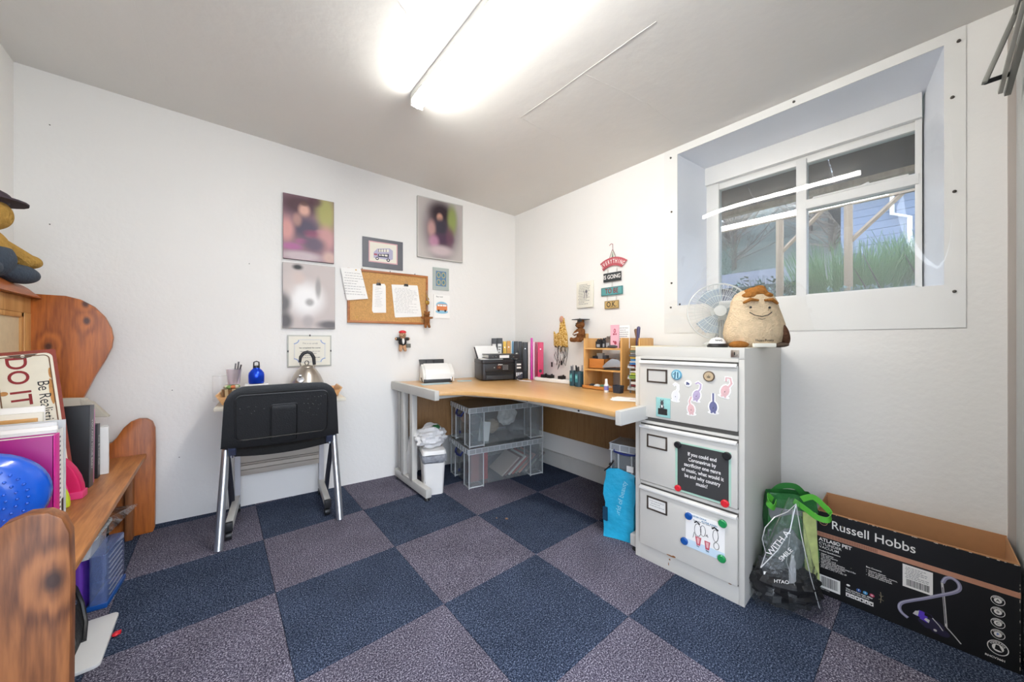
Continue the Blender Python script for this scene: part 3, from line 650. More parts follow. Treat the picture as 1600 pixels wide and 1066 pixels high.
MB().box(.18*s,.42*s,-.14*s,-.02*s,-.02*s,.2*s).build('satchel', mat('grey_leather','6a6a62',.6), b, bevel=.003)
# key-ring bear on the board corner
p = onback(2.075, 1.165, .045)
b = bear('keyring_bear', 'small brown toy bear on a chain at the lower right corner of the cork board', p, BR, .12, fuzz('ginger_plush','8f5c34'), arms=True, sit=False)
mb = MB()
for k in range(9):
    z = .115 + k*.018; a = k*90
    mb.tube([(.006*math.cos(R(t))*math.cos(R(a)), .006*math.cos(R(t))*math.sin(R(a)), z+.011*math.sin(R(t))) for t in range(0,360,45)], .0018, 5, closed=True)
mb.build('chain', STEEL, b)
MB().cyl((-.012,0,.24),(.016,0,.20),.004,.004,6).ball((0,-.01,.175),(.018,.008,.018),8).build('charm', BRASS, b)
# ================================================================== ON THE RIGHT WALL  (local x runs toward the camera side)
def rwt(name, label, cat, y, z, off=0.0, group=None, rz=-90): return T(name, label, cat, (XR-off, y, z), rz, group)
t = rwt('note_canvas', 'small cream handwritten note on block beside the hanging word sign', 'note', .463, 1.388, .001)
MB().box(-.078,.078,-.016,0,-.100,.100).build('block', PAPER2, t, bevel=.003)
paperlines(t, -.055,.055,-.08,.08,-.0163,GREYINK,13,5,.25); art(t,'sketch',-.0166,[(0,stroke([(-.01,.03),(.005,.0),(-.002,-.03)],.004)),(0,ell(.018,.02,.010,.012)),(0,stroke([(.02,.01),(.024,-.03)],.005))],[GREYINK])
# hanging sign
t = rwt('hanging_sign', 'hanging wooden word sign of four painted boards topped by a striped tent', 'sign', .218, 1.262, .008)
def yz(y, z): return (.218-y, z-1.262)
sred, sblk, steal, stan = mat('sign_red','b8545c',.6,vary=.15), mat('sign_black','33383a',.6,vary=.15), mat('sign_teal','5a9c9c',.6,vary=.15), mat('sign_tan','c4a468',.6,vary=.2)
cx, cz = yz(.218, 1.44)
A0, A1, r0, r1 = 52, 128, .128, .187
arc = [(cx+r1*math.cos(R(a)), cz+r1*math.sin(R(a))) for a in range(A0, A1+1, 8)] + [(cx+r0*math.cos(R(a)), cz+r0*math.sin(R(a))) for a in range(A1, A0-1, -8)]
q = MB().prism(arc, 'Y', -.006, 0).build('board', sred, t, bevel=.001)
W_ = 'EVERYTHING'; ext = [(-.003)]
for i, ch in enumerate(W_):
    a = 123.5 - i*(123.5-56.5)/(len(W_)-1); rr = .157
    txt(ch, .040, WTEXT, t, cx+rr*math.cos(R(a)), -.0066, cz+rr*math.sin(R(a)), ang=a-90, sx=.62, bold=.01)
for (yc, zc, w2, h2, m, s_, tm, sz) in ((.222,1.488,.072,.031,sblk,'IS GOING',WTEXT,.040),(.225,1.388,.088,.029,steal,'TO BE',DKRED,.048),(.226,1.292,.058,.028,stan,'O.K.',INK,.052)):
    x, z = yz(yc, zc); o = MB().box(x-w2,x+w2,-.006,0,z-h2,z+h2).build('board', m, t, bevel=.001)
    txt(s_, sz, tm, t, x, -.0066, z, bold=.015, sx=.82)
    MB().box(x-w2+.002,x-w2+.004,-.0068,-.005,z-h2+.002,z+h2-.002).box(x+w2-.004,x+w2-.002,-.0068,-.005,z-h2+.002,z+h2-.002).box(x-w2+.002,x+w2-.002,-.0068,-.005,z+h2-.004,z+h2-.002).box(x-w2+.002,x+w2-.002,-.0068,-.005,z-h2+.002,z-h2+.004).build('painted_edge', INK, t)
mb = MB()
for (y, za_, zb_) in ((.257,1.517,1.545),(.183,1.517,1.545),(.222,1.415,1.460),(.262,1.318,1.362),(.188,1.318,1.362)):
    x, z = yz(y, za_); 
    for k in range(3): mb.tube([(x+.004*math.cos(R(a)), -.003, z+(k+.5)*(zb_-za_)/3+.008*math.sin(R(a))) for a in range(0,360,60)], .0012, 4, closed=True)
mb.build('chain_links', STEEL, t)
x, z = yz(.218, 1.575)
MB().prism([(x-.04,z-.0),(x+.04,z),(x+.004,z+.10),(x-.004,z+.10)], 'Y', -.004, -.001).build('tent', [mat('tent_cream','cfd2c4',.7)], t)
art(t, 'tent_stripe', -.0042, [(0,[(x-.010,z),(x+.010,z),(x+.001,z+.09),(x-.001,z+.09)]),(1,stroke([(x-.042,z+.01),(x-.002,z+.105)],.004)),(1,stroke([(x+.042,z+.01),(x+.002,z+.105)],.004))], [mat('tent_green','4c6c60',.7), mat('tent_rope','7a4a4a',.7)])
MB().tube([(x,-.002,z+.09),(x,-.002,z+.145)], .0015, 5).tube([(x,-.002,z+.145),(x-.012,-.002,z+.150),(x-.028,-.002,z+.140)], .0018, 4).build('flag', mat('sign_pink_red','9c4a50',.6), t)
# patterned cat-shaped hook with cables
t = rwt('cable_hook', 'yellow patterned cat-shaped hook hung with tangled dark cables', 'hook', .705, .985, .004)
PAT = speckle('leopard_yellow', [(.36,'5a3216'),(.44,'b88a3c'),(.56,'d8b468'),(.64,'ecdcae')], 90, .1)
MB().prism([(-.075,0),(-.078,.13),(-.060,.105),(-.02,.12),(-.01,.18),(-.005,.21),(.02,.235),(.03,.235),(.045,.16),(.065,.10),(.07,.0)], 'Y', -.014, 0).build('cat_body', PAT, t, bevel=.003)
MB().ball((.008,-.01,.225),(.022,.012,.028),10).build('cat_head', mat('pinkish_wood','c4927c',.6,vary=.3), t)
MB().prism([(-.03,-.035),(.055,-.035),(.055,.0),(-.03,.0)], 'Y', -.012, 0).build('hook_block', mat('pale_block','b4a894',.6), t, bevel=.003)
for k in (-.045,.0,.045): MB().tube([(k,-.01,.005),(k,-.03,.0),(k,-.034,.012)], .003, 6).build('hook', BLACK, t)
rnd = random.Random(11)
for k in range(6):
    x0_ = -.06+k*.024; L = rnd.uniform(.10,.20)
    pts = [(x0_, -.028, .01)] + [(x0_+.022*math.sin(i*1.3+k), -.028-.008*math.cos(i+k), .01-L*i/6) for i in range(1,7)] + [(x0_+.02,-.026,.01-L*.6),(x0_+.03,-.024,.0)]
    MB().tube(pts, .0022, 5).build('cable', BLACK if k % 3 else WHITE, t)
MB().box(-.085,-.075,-.035,-.027,-.165,-.125).build('plug', BLACK, t); MB().box(.02,.032,-.035,-.027,-.145,-.11).build('plug', BLACK, t)
# graduation bear
p = (XR-.055, .468, 1.030)
b = bear('graduation_bear', 'brown teddy bear in a grey mortarboard perched on the wall above the shelf', p, -105, .185, fuzz('bear_brown','7e5230'), sit=True)
s=.185
MB().box(-.26*s,.26*s,-.26*s,.26*s,.88*s,.91*s,).cyl((0,0,.80*s),(0,0,.89*s),.15*s,.13*s).build('mortarboard', mat('grey_felt','4c4e50',.9), b, bevel=.001)
MB().tube([(0,0,.92*s),(.2*s,-.2*s,.92*s),(.27*s,-.27*s,.72*s)], .003, 5).build('tassel', mat('dark_tassel','2c2c2e',.9), b)
MB().cyl((-.16*s,-.22*s,.30*s),(.16*s,-.26*s,.36*s),.03*s).build('scroll', PAPER, b)
MB().box(-.02,.02,.03,.058,.02,.06).build('wall_peg', LIGHTW, b)
# ================================================================== CORNER DESK
dk = T('corner_desk', 'wave-edged beech corner desk on light grey steel legs', 'desk', (0,0,0))
TOPZ = .72
front = [(.351,.712),(.40,.690),(.465,.645),(.525,.572),(.562,.49),(.598,.40),(.625,.315),(.648,.215),(.667,.10),(.677,-.02),(.679,-.13),(.672,-.24),(.655,-.345)]
poly = front + [(XR-.02,-.345),(XR-.02,1.275),(.36,1.405)]
mb = MB().prism(poly, 'Z', TOPZ-.024, TOPZ); mb.build('desktop', BEECH, dk, bevel=.004)
def steel(name, *boxes, m=GREYM, **k):
    mb = MB()
    for b in boxes: mb.box(*b)
    return mb.build(name, m, dk, bevel=.004, **k)
steel('end_rail', (.327,.358,.705,1.405,.668,.728))
steel('foot_beam', (.338,.378,.845,1.365,.022,.078))
steel('post', (.338,.376,1.20,1.245,.06,.68)); steel('post', (.338,.376,1.055,1.10,.06,.68))
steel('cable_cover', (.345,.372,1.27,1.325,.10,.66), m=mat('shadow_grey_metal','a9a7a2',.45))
for y in (.87,1.34): MB().cyl((.358,y,.001),(.358,y,.024),.018,.012,12).build('glide_foot', BLACK, dk)
steel('end_rail', (.648,1.44,-.372,-.343,.665,.728))
steel('foot_beam', (.886,1.42,-.31,-.27,.022,.078)); steel('post', (1.12,1.165,-.31,-.27,.06,.67)); steel('post', (1.27,1.315,-.31,-.27,.06,.67))
for x in (.905,1.39): MB().cyl((x,-.29,.001),(x,-.29,.024),.018,.012,12).build('glide_foot', BLACK, dk)
steel('support_beam', (.70,.725,-.343,.46,.672,.696)); steel('support_beam', (.358,.56,.735,.758,.672,.696))
mb = MB().prism([(.56,.758),(.56,.735),(.70,.46),(.725,.46)], 'Z', .672, .696); mb.build('support_beam', GREYM, dk)
MB().box(1.385,1.402,-.30,1.17,.285,.694).build('modesty_panel', OAKV, dk, bevel=.002)
MB().hexa([(.38,1.275,.285),(1.385,1.16,.285),(1.385,1.178,.285),(.38,1.293,.285)],[(.38,1.275,.694),(1.385,1.16,.694),(1.385,1.178,.694),(.38,1.293,.694)]).build('modesty_panel', OAKV, dk, bevel=.002)
for (x,y) in ((.70,.28),(.70,-.1)): MB().cyl((x-.001,y,.684),(x-.004,y,.684),.005,.005,8).build('bolt', BLACK, dk)

# ------------------------------------------------------------------ stacked clear boxes under the desk
def crate(label, x, y, z, rz, L, Wd, H, group=None, ribs=True, handle=True):
    """clear storage box: local x along its length, front face (-y) toward the room, handle on the short end (-x)"""
    t = T('storage_box', label, 'storage box', (x, y, z), rz, group); l, w_ = L/2, Wd/2; s = .018
    mb = MB(); th = .003
    mb.box(-l+s,l-s,-w_+s,-w_+s+th,.012,H-.04).box(-l+s,l-s,w_-s-th,w_-s,.012,H-.04).box(-l+s,-l+s+th,-w_+s,w_-s,.012,H-.04).box(l-s-th,l-s,-w_+s,w_-s,.012,H-.04).box(-l+s,l-s,-w_+s,w_-s,.008,.012)
    mb.build('tub', CLEARP, t, smooth=0)
    for sx in (-1,1):          # boxed corner pillars
        for sy in (-1,1):
            mb = MB(); cx = sx*(l-.055); cy = sy*(w_-.045); a, b_ = .055, .045
            mb.box(cx-a,cx+a,cy-b_,cy-b_+.003,.0,H-.04).box(cx-a,cx+a,cy+b_-.003,cy+b_,.0,H-.04).box(cx-a,cx-a+.003,cy-b_,cy+b_,.0,H-.04).box(cx+a-.003,cx+a,cy-b_,cy+b_,.0,H-.04)
            mb.build('corner_pillar', CLEARP, t, smooth=0)
            mb = MB()
            for px_ in (-a, a): 
                for py_ in (-b_, b_): mb.box(cx+px_-.003,cx+px_+.003,cy+py_-.003,cy+py_+.003,0,H-.04)
            mb.box(cx-a,cx+a,cy-b_-.001,cy-b_+.004,.004,.012).box(cx-a-.001,cx-a+.004,cy-b_,cy+b_,.004,.012)
            mb.box(cx-a,cx+a,cy+b_-.004,cy+b_+.001,.004,.012).box(cx+a-.004,cx+a+.001,cy-b_,cy+b_,.004,.012)
            mb.build('pillar_edge', CLEARR, t, smooth=0)
    mb = MB().box(-l-.006,l+.006,-w_-.006,w_+.006,H-.012,H-.008).box(-l-.006,l+.006,-w_-.006,-w_-.003,H-.042,H-.008).box(-l-.006,l+.006,w_+.003,w_+.006,H-.042,H-.008).box(-l-.006,-l-.003,-w_,w_,H-.042,H-.008).box(l+.003,l+.006,-w_,w_,H-.042,H-.008)
    lid = mb.build('lid', clear('lid_plastic', 'e6eaea', gloss=.03, rough=.15, milk=.32, milkcol='dde0e2') if 'lid_plastic' not in _M else _M['lid_plastic'], t, smooth=0)
    mb = MB(); n = int(L/.045)
    for i in range(n+1):
        x_ = -l + L*i/n; mb.box(x_-.0015,x_+.0015,-w_-.010,-w_-.005,H-.042,H-.008)
    n2 = int(Wd/.045)
    for i in range(n2+1):
        y_ = -w_ + Wd*i/n2; mb.box(-l-.010,-l-.005,y_-.0015,y_+.0015,H-.042,H-.008)
    mb.box(-l-.010,l+.010,-w_-.010,-w_-.005,H-.010,H-.006).box(-l-.010,l+.010,-w_-.010,-w_-.005,H-.044,H-.041).box(-l-.010,-l-.005,-w_,w_,H-.010,H-.006).box(-l-.010,-l-.005,-w_,w_,H-.044,H-.041)
    mb.build('lid_rib', CLEARR, lid, smooth=0)
    if handle:
        yy = .0
        MB().tube([(-l+.014,-.062,H-.045),(-l-.004,-.060,H-.062),(-l-.012,-.052,H-.082),(-l-.014,0,H-.090),(-l-.012,.052,H-.082),(-l-.004,.060,H-.062),(-l+.014,.062,H-.045)], [.005,.006,.008,.009,.008,.006,.005], 8).build('handle', NAVY, t)
        MB().cyl((-l+.012,.05,.06),(-l+.018,.05,.06),.011,.011,14).build('badge', NAVY, t)
    return t
BX, BY, BZ = .99, .955, -10.5
crate('lower clear storage box with red folders standing under the desk', BX, BY, .001, BZ, .615, .365, .285)
crate('upper clear storage box with crumpled wrapping inside, under the desk', BX+.003, BY-.002, .287, BZ, .612, .362, .285)
def inbox(x, y, z): c, s = math.cos(R(BZ)), math.sin(R(BZ)); return (BX+c*x-s*y, BY+s*x+c*y, z)
RF = mat('red_folder', 'b24648', .6, vary=.1)
for k in range(3):
    t = MB().box(-.07,.07,-.008,.008,0,.225).build('folder', mat('red_folder_b' if k == 1 else 'red_folder', 'c05a58', .6), None, bevel=.003)
    tag(t, ['red folder nearest the front in the lower clear box','pinkish red folder in the middle of the lower clear box','red folder standing deepest in the lower clear box'][k], 'folder', 'red folders in the lower box')
    t.location = inbox(-.195+.0*k, -.10+.055*k, .016); t.rotation_euler = (0,0,R(BZ+4))
for k in range(9):
    col = ['c8b8ac','8a6a64','d8d4cc','b87068','9c9890','d8a094','6f7478','c4beb4','85807c'][k]
    mb = MB().box(-.006,.006,-.11,.11,0,.19); o = mb.build('file', mat('file_%d' % k, col, .6), None, bevel=.002)
    tag(o, ['beige','brownish','white','brick red','stone grey','pale salmon','slate grey','cream','taupe'][k] + ' paper file leaning inside the lower clear box', 'file', 'files leaning in the lower box')
    o.location = inbox(-.02+.030*k, -.02, .016+.0); o.rotation_euler = (0, R(52), R(BZ)); o.location.z += .006
for c, r, mm, sd, lab in (((.08,-.02,.17),(.085,.05,.075),mat('printed_wrap','d6d4d0',.4,vary=.5,vscale=30),3,'crumpled white printed wrapping in the upper clear box'),((-.03,.05,.08),(.07,.05,.05),mat('tan_cloth','b8a48a',.8),4,'tan bundle at the bottom of the upper clear box'),((.19,.0,.06),(.08,.09,.05),mat('grey_cloth','6a6c70',.8),5,'dark grey bundle at the far end of the upper clear box'),((-.21,.04,.16),(.055,.09,.04),mat('rosy_cloth','cfb4ae',.8),6,'pale rosy bundle under the handle of the upper clear box')):
    o = crumple('bundle', mm, None, (0,0,0), r, 20, .3, sd); tag(o, lab, 'bundle'); o.location = inbox(c[0], c[1], .302+max(c[2], r[2]*1.15)-.02)
o = MB().box(-.045,.045,-.004,.004,0,.14).build('booklet', PAPER, None); tag(o, 'white booklet leaning at the near corner of the upper clear box', 'booklet'); o.location = inbox(-.17,-.12,.303); o.rotation_euler = (R(-6),R(12),R(BZ+8))
mb = MB().tube([(-.10,0,.17),(-.03,0,.19),(.02,0,.15),(-.0,0,.06),(-.05,0,.03),(-.10,0,.08)], .006, 6)
o = mb.build('white_cable', WHITE, None); tag(o, 'white cable curled in the upper clear box', 'cable'); o.location = inbox(-.17,-.05,.303); o.rotation_euler = (0,0,R(BZ+10))
# ------------------------------------------------------------------ pedal-style bin with bag liner
bn_ = T('waste_bin', 'white plastic waste bin with lid and grey liner beside the desk leg', 'bin', (.455,.985,0), -18)
def taper(w0, d0, w1, d1, z0, z1, r=.02):
    a = rrect(-w0/2,w0/2,-d0/2,d0/2,r); b = rrect(-w1/2,w1/2,-d1/2,d1/2,r); n = len(a)
    return MB().rings([[(p[0],p[1],z0) for p in a],[(p[0],p[1],z1) for p in b]])
taper(.125,.155,.150,.185,.001,.262).build('bin_body', WHITE, bn_)
mb = MB(); a = rrect(-.082,.082,-.100,.100,.02,6)
rs = []
rnd = random.Random(2)
for k, (sc, z) in enumerate(((.92,.222),(1.0,.232),(1.02,.250),(.99,.268),(.95,.272))): rs.append([(p[0]*sc*(1+rnd.uniform(-.035,.035)), p[1]*sc*(1+rnd.uniform(-.035,.035)), z+rnd.uniform(-.007,.007)) for p in a])
MB().rings(rs).build('bin_liner', mat('grey_liner','8e9096',.3,vary=.4,vscale=40,bump=.8,bscale=60), bn_)
taper(.162,.200,.150,.186,.272,.300).build('lid', WHITE, bn_, bevel=.006)
MB().box(-.068,-.066,-.06,.05,.05,.20).build('pad', mat('pale_inset','d8d5d0',.4), bn_)
art(bn_, 'label', -.0772, [(0, rect(-.062,-.037,.085,.145)), (1, rect(-.058,-.041,.115,.14)), (1, rect(-.056,-.043,.09,.108))], [BLACK, mat('label_grey','6a6a6c',.5)])
tag(crumple('carrier_bag', mat('white_carrier_bag','e4e3e2',.3,vary=.08,bump=.6,bscale=30), None, (.45,1.0,.375), (.10,.09,.075), 30, .34, 9, squash=.302), 'crumpled white carrier bag with green print heaped on the bin lid', 'bag')
o = bpy.data.objects['carrier_bag']; crumple('green_print', mat('print_green','2a6a3c',.4,vary=.4,vscale=60), o, (.47,.965,.436), (.03,.03,.018), 14, .3, 4)
b2 = T('lettered_bag', 'white bag with black letters hanging behind the desk leg posts', 'bag', (.405,1.21,.0), BR)
crumple('bag', mat('white_bag_b','dcdad8',.4,bump=.5), b2, (0,0,.17), (.045,.05,.165), 18, .25, 6, squash=None)
for ch, z in (('F',.21),('L',.165),('S',.105)): txt(ch, .05, INK, b2, -.02, -.062, z, bold=.03)

# ------------------------------------------------------------------ turquoise bag and box by the cabinet
tb = T('shopping_bag', 'turquoise woven shopping bag standing between desk and filing cabinet', 'bag', (.90,-.13,0), 0)
TQ = mat('turquoise_bag', '26a8cf', .3, vary=.18, vscale=14, bump=.9, bscale=18, coat=.3)
mb = MB(); rs = []
for k in range(9):
    z = .002+.355*k/8; t = k/8
    P = [(-.010+.006*math.sin(k), .014),(.012+.008*math.sin(k*1.7),-.050),(.040,-.132),(.10,-.128),(.20,-.125),(.215,.01),(.10,.022)]
    rs.append([(x+.006*math.sin(k*2.1+i)+.018*(t-.5), y+.006*math.sin(k*1.3+i*2), z+(.012*math.sin(i*2.2) if k == 8 else 0)) for i,(x,y) in enumerate(P)])
mb.rings(rs, cap=False); n0 = len(mb.v)
mb.build('bag_body', TQ, tb, smooth=60)
MB().add([(-.0,.012,.004),(.04,-.13,.004),(.20,-.125,.004),(.21,.01,.004)], [[0,1,2,3]]).build('bag_base', TQ, tb)
for dx, a, b_ in ((0,.5,0),): txt('A world of beauty', .034, mat('pale_turquoise','9fdcec',.4), tb, .012, -.065, .19, ang=78, face=Rz(-72) @ Rx(90))
MB().box(-.022,-.014,-.010,.016,.09,.16).build('side_patch', mat('dark_teal','16405a',.5), tb)
MB().tube([(-.005,.015,.345),(.0,-.015,.375),(.02,-.02,.395),(.05,.0,.39),(.06,.03,.36)], .008, 6, flat=.5).build('handle', BLACK, tb)
MB().box(.045,.19,-.115,.0,.005,.325).build('contents', mat('brown_box','8a6238',.8), tb)
c_ = crate('small clear storage box with navy handle sitting in the turquoise bag', 1.010, -.195, .332, -80, .15, .14, .165, handle=False)
t = MB().box(-.05,.05,-.045,.045,0,.10).build('navy_case', mat('navy_case','39404e',.5), None, bevel=.004); t.location = (1.010,-.195,.347); t.rotation_euler = (0,0,R(-80)); tag(t, 'dark navy case inside the small clear box by the cabinet', 'case')
MB().tube([(-.060,-.068,.130),(-.055,-.078,.118),(0,-.082,.112),(.055,-.078,.118),(.060,-.068,.130)], .006, 8).build('handle', NAVY, c_)
MB().box(.01,.045,-.0745,-.0715,.025,.055).build('label', PAPER, c_)
# ------------------------------------------------------------------ filing cabinet
fc = T('filing_cabinet', 'pale grey three-drawer metal filing cabinet under the window', 'cabinet', (.869,-.311,0), -88.4)
CW, CD, CH = .455, .585, 1.004
MB().box(0,CW,.004,CD,0,CH).build('carcass', CABM, fc, bevel=.004)
mb = MB().box(0,.026,-.002,.006,0,CH-.045).box(CW-.020,CW,-.002,.006,0,CH-.045).box(0,CW,-.003,.006,CH-.043,CH+.001).box(.026,CW-.02,-.002,.006,0,.070)
mb.build('front_frame', CABM, fc, bevel=.0015)
GAP = mat('shadow_gap', '5d5a55', .6)
MB().box(.026,CW-.02,.001,.005,.06,CH-.04).build('recess', GAP, fc)
for zb, zt in ((.678,.942),(.376,.640),(.076,.352)):
    d = MB().box(.030,CW-.021,-.016,.003,zb,zt-.016).build('drawer', CABM, fc, bevel=.003)
    MB().prism([(-.001,zt-.017),(-.016,zt-.017),(-.026,zt-.013),(-.026,zt-.006),(-.016,zt),(-.010,zt),(-.014,zt-.008),(-.001,zt-.010)], 'X', .031, CW-.022).build('handle', mat('drawer_lip','dedcd7',.4), d)
    MB().box(.028,CW-.02,-.006,.003,zt+.006,zt+.019).build('rail', CABM, d, bevel=.001)
    zc = zt-.068
    mb = MB()
    for a in ((.066,.161,zc+.022,zc+.029),(.066,.161,zc-.033,zc-.026),(.066,.073,zc-.033,zc+.029),(.154,.161,zc-.033,zc+.029)): mb.box(a[0],a[1],-.0195,-.015,a[2],a[3])
    mb.build('label_holder', mat('bronze_holder','4a4038',.4,metal=.3), d, bevel=.001)
    MB().box(.073,.154,-.0168,-.0155,zc-.026,zc+.022).build('label_card', mat('card_white' if zb < .1 else 'card_grey', 'e8e6e0' if zb < .1 else 'c6c3bc', .6), d)
    if zb < .1: paperlines(d, .078,.150,zc-.015,zc+.015,-.017,GREYINK,3,4,.2)
MB().box(.409,.437,-.007,-.002,.967,.996).cyl((.423,-.007,.982),(.423,-.011,.982),.011,.010,16).build('lock_plate', STEEL, fc, bevel=.001)
MB().box(.421,.425,-.0115,-.0105,.976,.988).build('keyhole', BLACK, fc)
RUST = mat('rust', '8a5a30', .9, vary=.4, vscale=80)
art(fc, 'rust_mark', -.0165, [(0, ell(.175,.079,.018,.003,10)), (0, ell(.19,.082,.008,.004,8))], [RUST]); art(fc, 'rust_mark', -.0022, [(0, ell(.165,.052,.004,.004,7)), (0, ell(.16,.03,.002,.008,7)), (0, ell(.405,.068,.006,.003,8))], [RUST])
# things held on the cabinet front by magnet
FM = fc.matrix_world
fcM = Tr(.869,-.311,0) @ Rz(-88.4)
def oncab(name, label, cat, u, z, off=.0162, group=None):
    p = fcM @ Vector((u, -off, z)); return T(name, label, cat, p, -88.4, group)
def disc(name, label, u, z, r, m, off, th=.008, group=None, face=None, fm=None):
    t = oncab(name, label, 'magnet', u, z, off, group)
    MB().tube([(0,0,0),(0,-th*.7,0),(0,-th,0)], [r, r, r*.82], 20).build('disc', m, t)
    if face: art(t, 'face', -th-.0003, face, fm)
    return t
disc('round_magnet','round blue magnet with a wintry pattern, top left of the cabinet front', .203,.884,.0225, mat('ice_blue','5a9ab4',.3,vary=.3,vscale=90),.0165,.006, face=[(0,ell(0,0,.017,.018)),(1,stroke([(-.006,-.016),(-.004,.014)],.005)),(1,stroke([(.006,-.014),(.007,.012)],.005)),(1,stroke([(-.014,0),(-.008,.006)],.003))], fm=[mat('pale_ice','a8cfd8',.4), mat('deep_blue','1d5a78',.4)])
leaf = []
for a, L in ((90,.014),(50,.012),(130,.012),(15,.009),(165,.009)): leaf.append((1,[(0,-.006),(L*.5*math.cos(R(a+12)),-.006+L*.5*math.sin(R(a+12))),(L*math.cos(R(a)),-.006+L*math.sin(R(a))),(L*.5*math.cos(R(a-12)),-.006+L*.5*math.sin(R(a-12)))]))
disc('round_magnet','round wood-rimmed magnet with a black leaf emblem', .334,.887,.0215, mat('rim_brown','5a4632',.5),.0165,.007, face=[(0,ell(0,0,.0175,.0175,24))]+leaf, fm=[mat('sand_face','bda888',.5), INK])
disc('round_magnet','tiny white round magnet with a dark blue flower', .250,.850,.0145, PAPER,.0165,.003, face=[(0,ell(-.002,.003,.005,.004,7)),(0,ell(.004,-.001,.004,.005,7)),(0,ell(-.003,-.003,.004,.003,7))], fm=[mat('dusk_blue','4a4f78',.5)])
def cat(label, u, z, h, fill, kind, ang=0):
    t = oncab('cat_magnet', label, 'magnet', u, z, .0165); t.rotation_euler[1] = R(ang)
    s = h
    body = ell(0,-.18*s,.17*s,.26*s,14)
    tail = {'curl': [(.02*s,.0),(.10*s,.20*s),(.08*s,.40*s),(-.06*s,.46*s),(-.16*s,.36*s)], 'up': [(0,0),(.0,.2*s),(-.0,.46*s)], 'lean': [(-.02*s,.0),(-.06*s,.22*s),(.06*s,.46*s)], 'big': [(.08*s,.0),(.16*s,.22*s),(.06*s,.42*s),(-.10*s,.40*s),(-.06*s,.24*s)]}[kind]
    mb = MB(); n = 16
    def pl_(poly, y0): mb.prism(poly, 'Y', y0-.0008, y0)
    pl_(ell(0,-.18*s,.23*s,.31*s,14), 0); pl_(stroke(tail, .17*s), -.0001); pl_(ell(0,-.44*s,.25*s,.08*s,10), -.0002)
    mb.build('backing', PAPER, t, smooth=0)
    art(t, 'cat_print', -.0013, [(0, body), (0, stroke(tail, .08*s)), (0, rect(-.11*s,-.03*s,-.47*s,-.30*s)), (0, rect(.03*s,.11*s,-.47*s,-.30*s)), (1, ell(0,-.22*s,.02*s,.03*s,6))], [fill, INK])
CWH, CPK, CBL, CGR = mat('cat_white','e4e2e4',.6), mat('cat_pink','dcb4b4',.6,vary=.2,vscale=80), mat('cat_blue','6a6c92',.6,vary=.3,vscale=80), mat('cat_grey','b8a8c4',.6,vary=.4,vscale=80)
cat('white cat sticker magnet seen from behind, under the blue round magnet', .199,.806,.082, CWH,'curl',4)
cat('blue and pink cat sticker magnet in the middle of the top drawer', .288,.818,.086, CGR,'curl',12)
cat('pink striped cat sticker magnet with raised tail, lowest of the cats', .262,.757,.082, CPK,'lean',-4)
cat('dark blue cat sticker magnet with a straight upright tail', .349,.779,.088, CBL,'up',0)
cat('large pale pink cat sticker magnet at the right of the top drawer', .396,.849,.090, CPK,'big',14)
t = oncab('picture_magnet', 'turquoise rectangular magnet with a grey cat above dark lettering', 'magnet', .143,.732,.0165)
MB().box(-.032,.032,-.004,0,-.043,.044).build('plate', mat('aqua_plate','93c4c0',.4,vary=.15,vscale=40), t, bevel=.001)
art(t,'cat_picture',-.0043,[(0,ell(-.004,.020,.008,.012,8)),(0,ell(-.004,.002,.010,.012,8)),(0,[(-.012,.03),(-.010,.038),(-.006,.032)]),(0,[(.004,.03),(.002,.038),(-.002,.032)]),(1,rect(-.022,.020,-.032,-.004)),(2,ell(-.004,.006,.004,.007,6))],[mat('cat_dark_grey','4c4a4e',.6), INK, PAPER])
txt('THERE IS\nNO PLANET B', .007, WTEXT, t, -.001, -.0046, -.016, bold=.02)
# posters
MINT = mat('mint_card', 'a5cbb8', .6)
t = oncab('music_poster', 'black joke poster on mint paper held on the middle drawer', 'poster', .305, .485, .0165)
MB().box(-.108,.108,-.0012,0,-.105,.108).build('mint_sheet', MINT, t, smooth=0)
PB = mat('poster_black', '3a3a3a', .5)
MB().box(-.098,.100,-.0024,-.0012,-.097,.102).build('poster_sheet', PB, t, smooth=0)
for i, l in enumerate(('If you could end','Coronavirus by','sacrificing one genre','of music, what would it','be and why country','music?')):
    txt(l, .0215, WTEXT, t, .001, -.003, .065-i*.0235, bold=.018, sx=.80)
MG = 'round magnets pinning the black poster'
disc('black_magnet','round black magnet at the top left corner of the black poster', .209,.580,.0145, BLACK,.019,.010,MG)
disc('black_magnet','round black magnet at the top right corner of the black poster', .400,.578,.0155, BLACK,.019,.010,MG)
disc('red_magnet','round red magnet at the bottom left corner of the black poster', .210,.392,.0135, RED,.019,.010,MG)
disc('red_magnet','round red magnet at the bottom right corner of the black poster', .393,.388,.0150, RED,.019,.010,MG)
t = oncab('flamingo_card', 'white cartoon card with blue heading and pink drinks on the bottom drawer', 'card', .316, .232, .0165)
MB().box(-.075,.075,-.0012,0,-.078,.070).build('card', PAPER, t, smooth=0)
F1, F2, F3 = mat('card_blue','3a7aa0',.6), mat('cup_red','c85a68',.6), mat('floor_blue','c8dcea',.6)
def outl(p, wd=.0018): return stroke(p + [p[0]], wd)
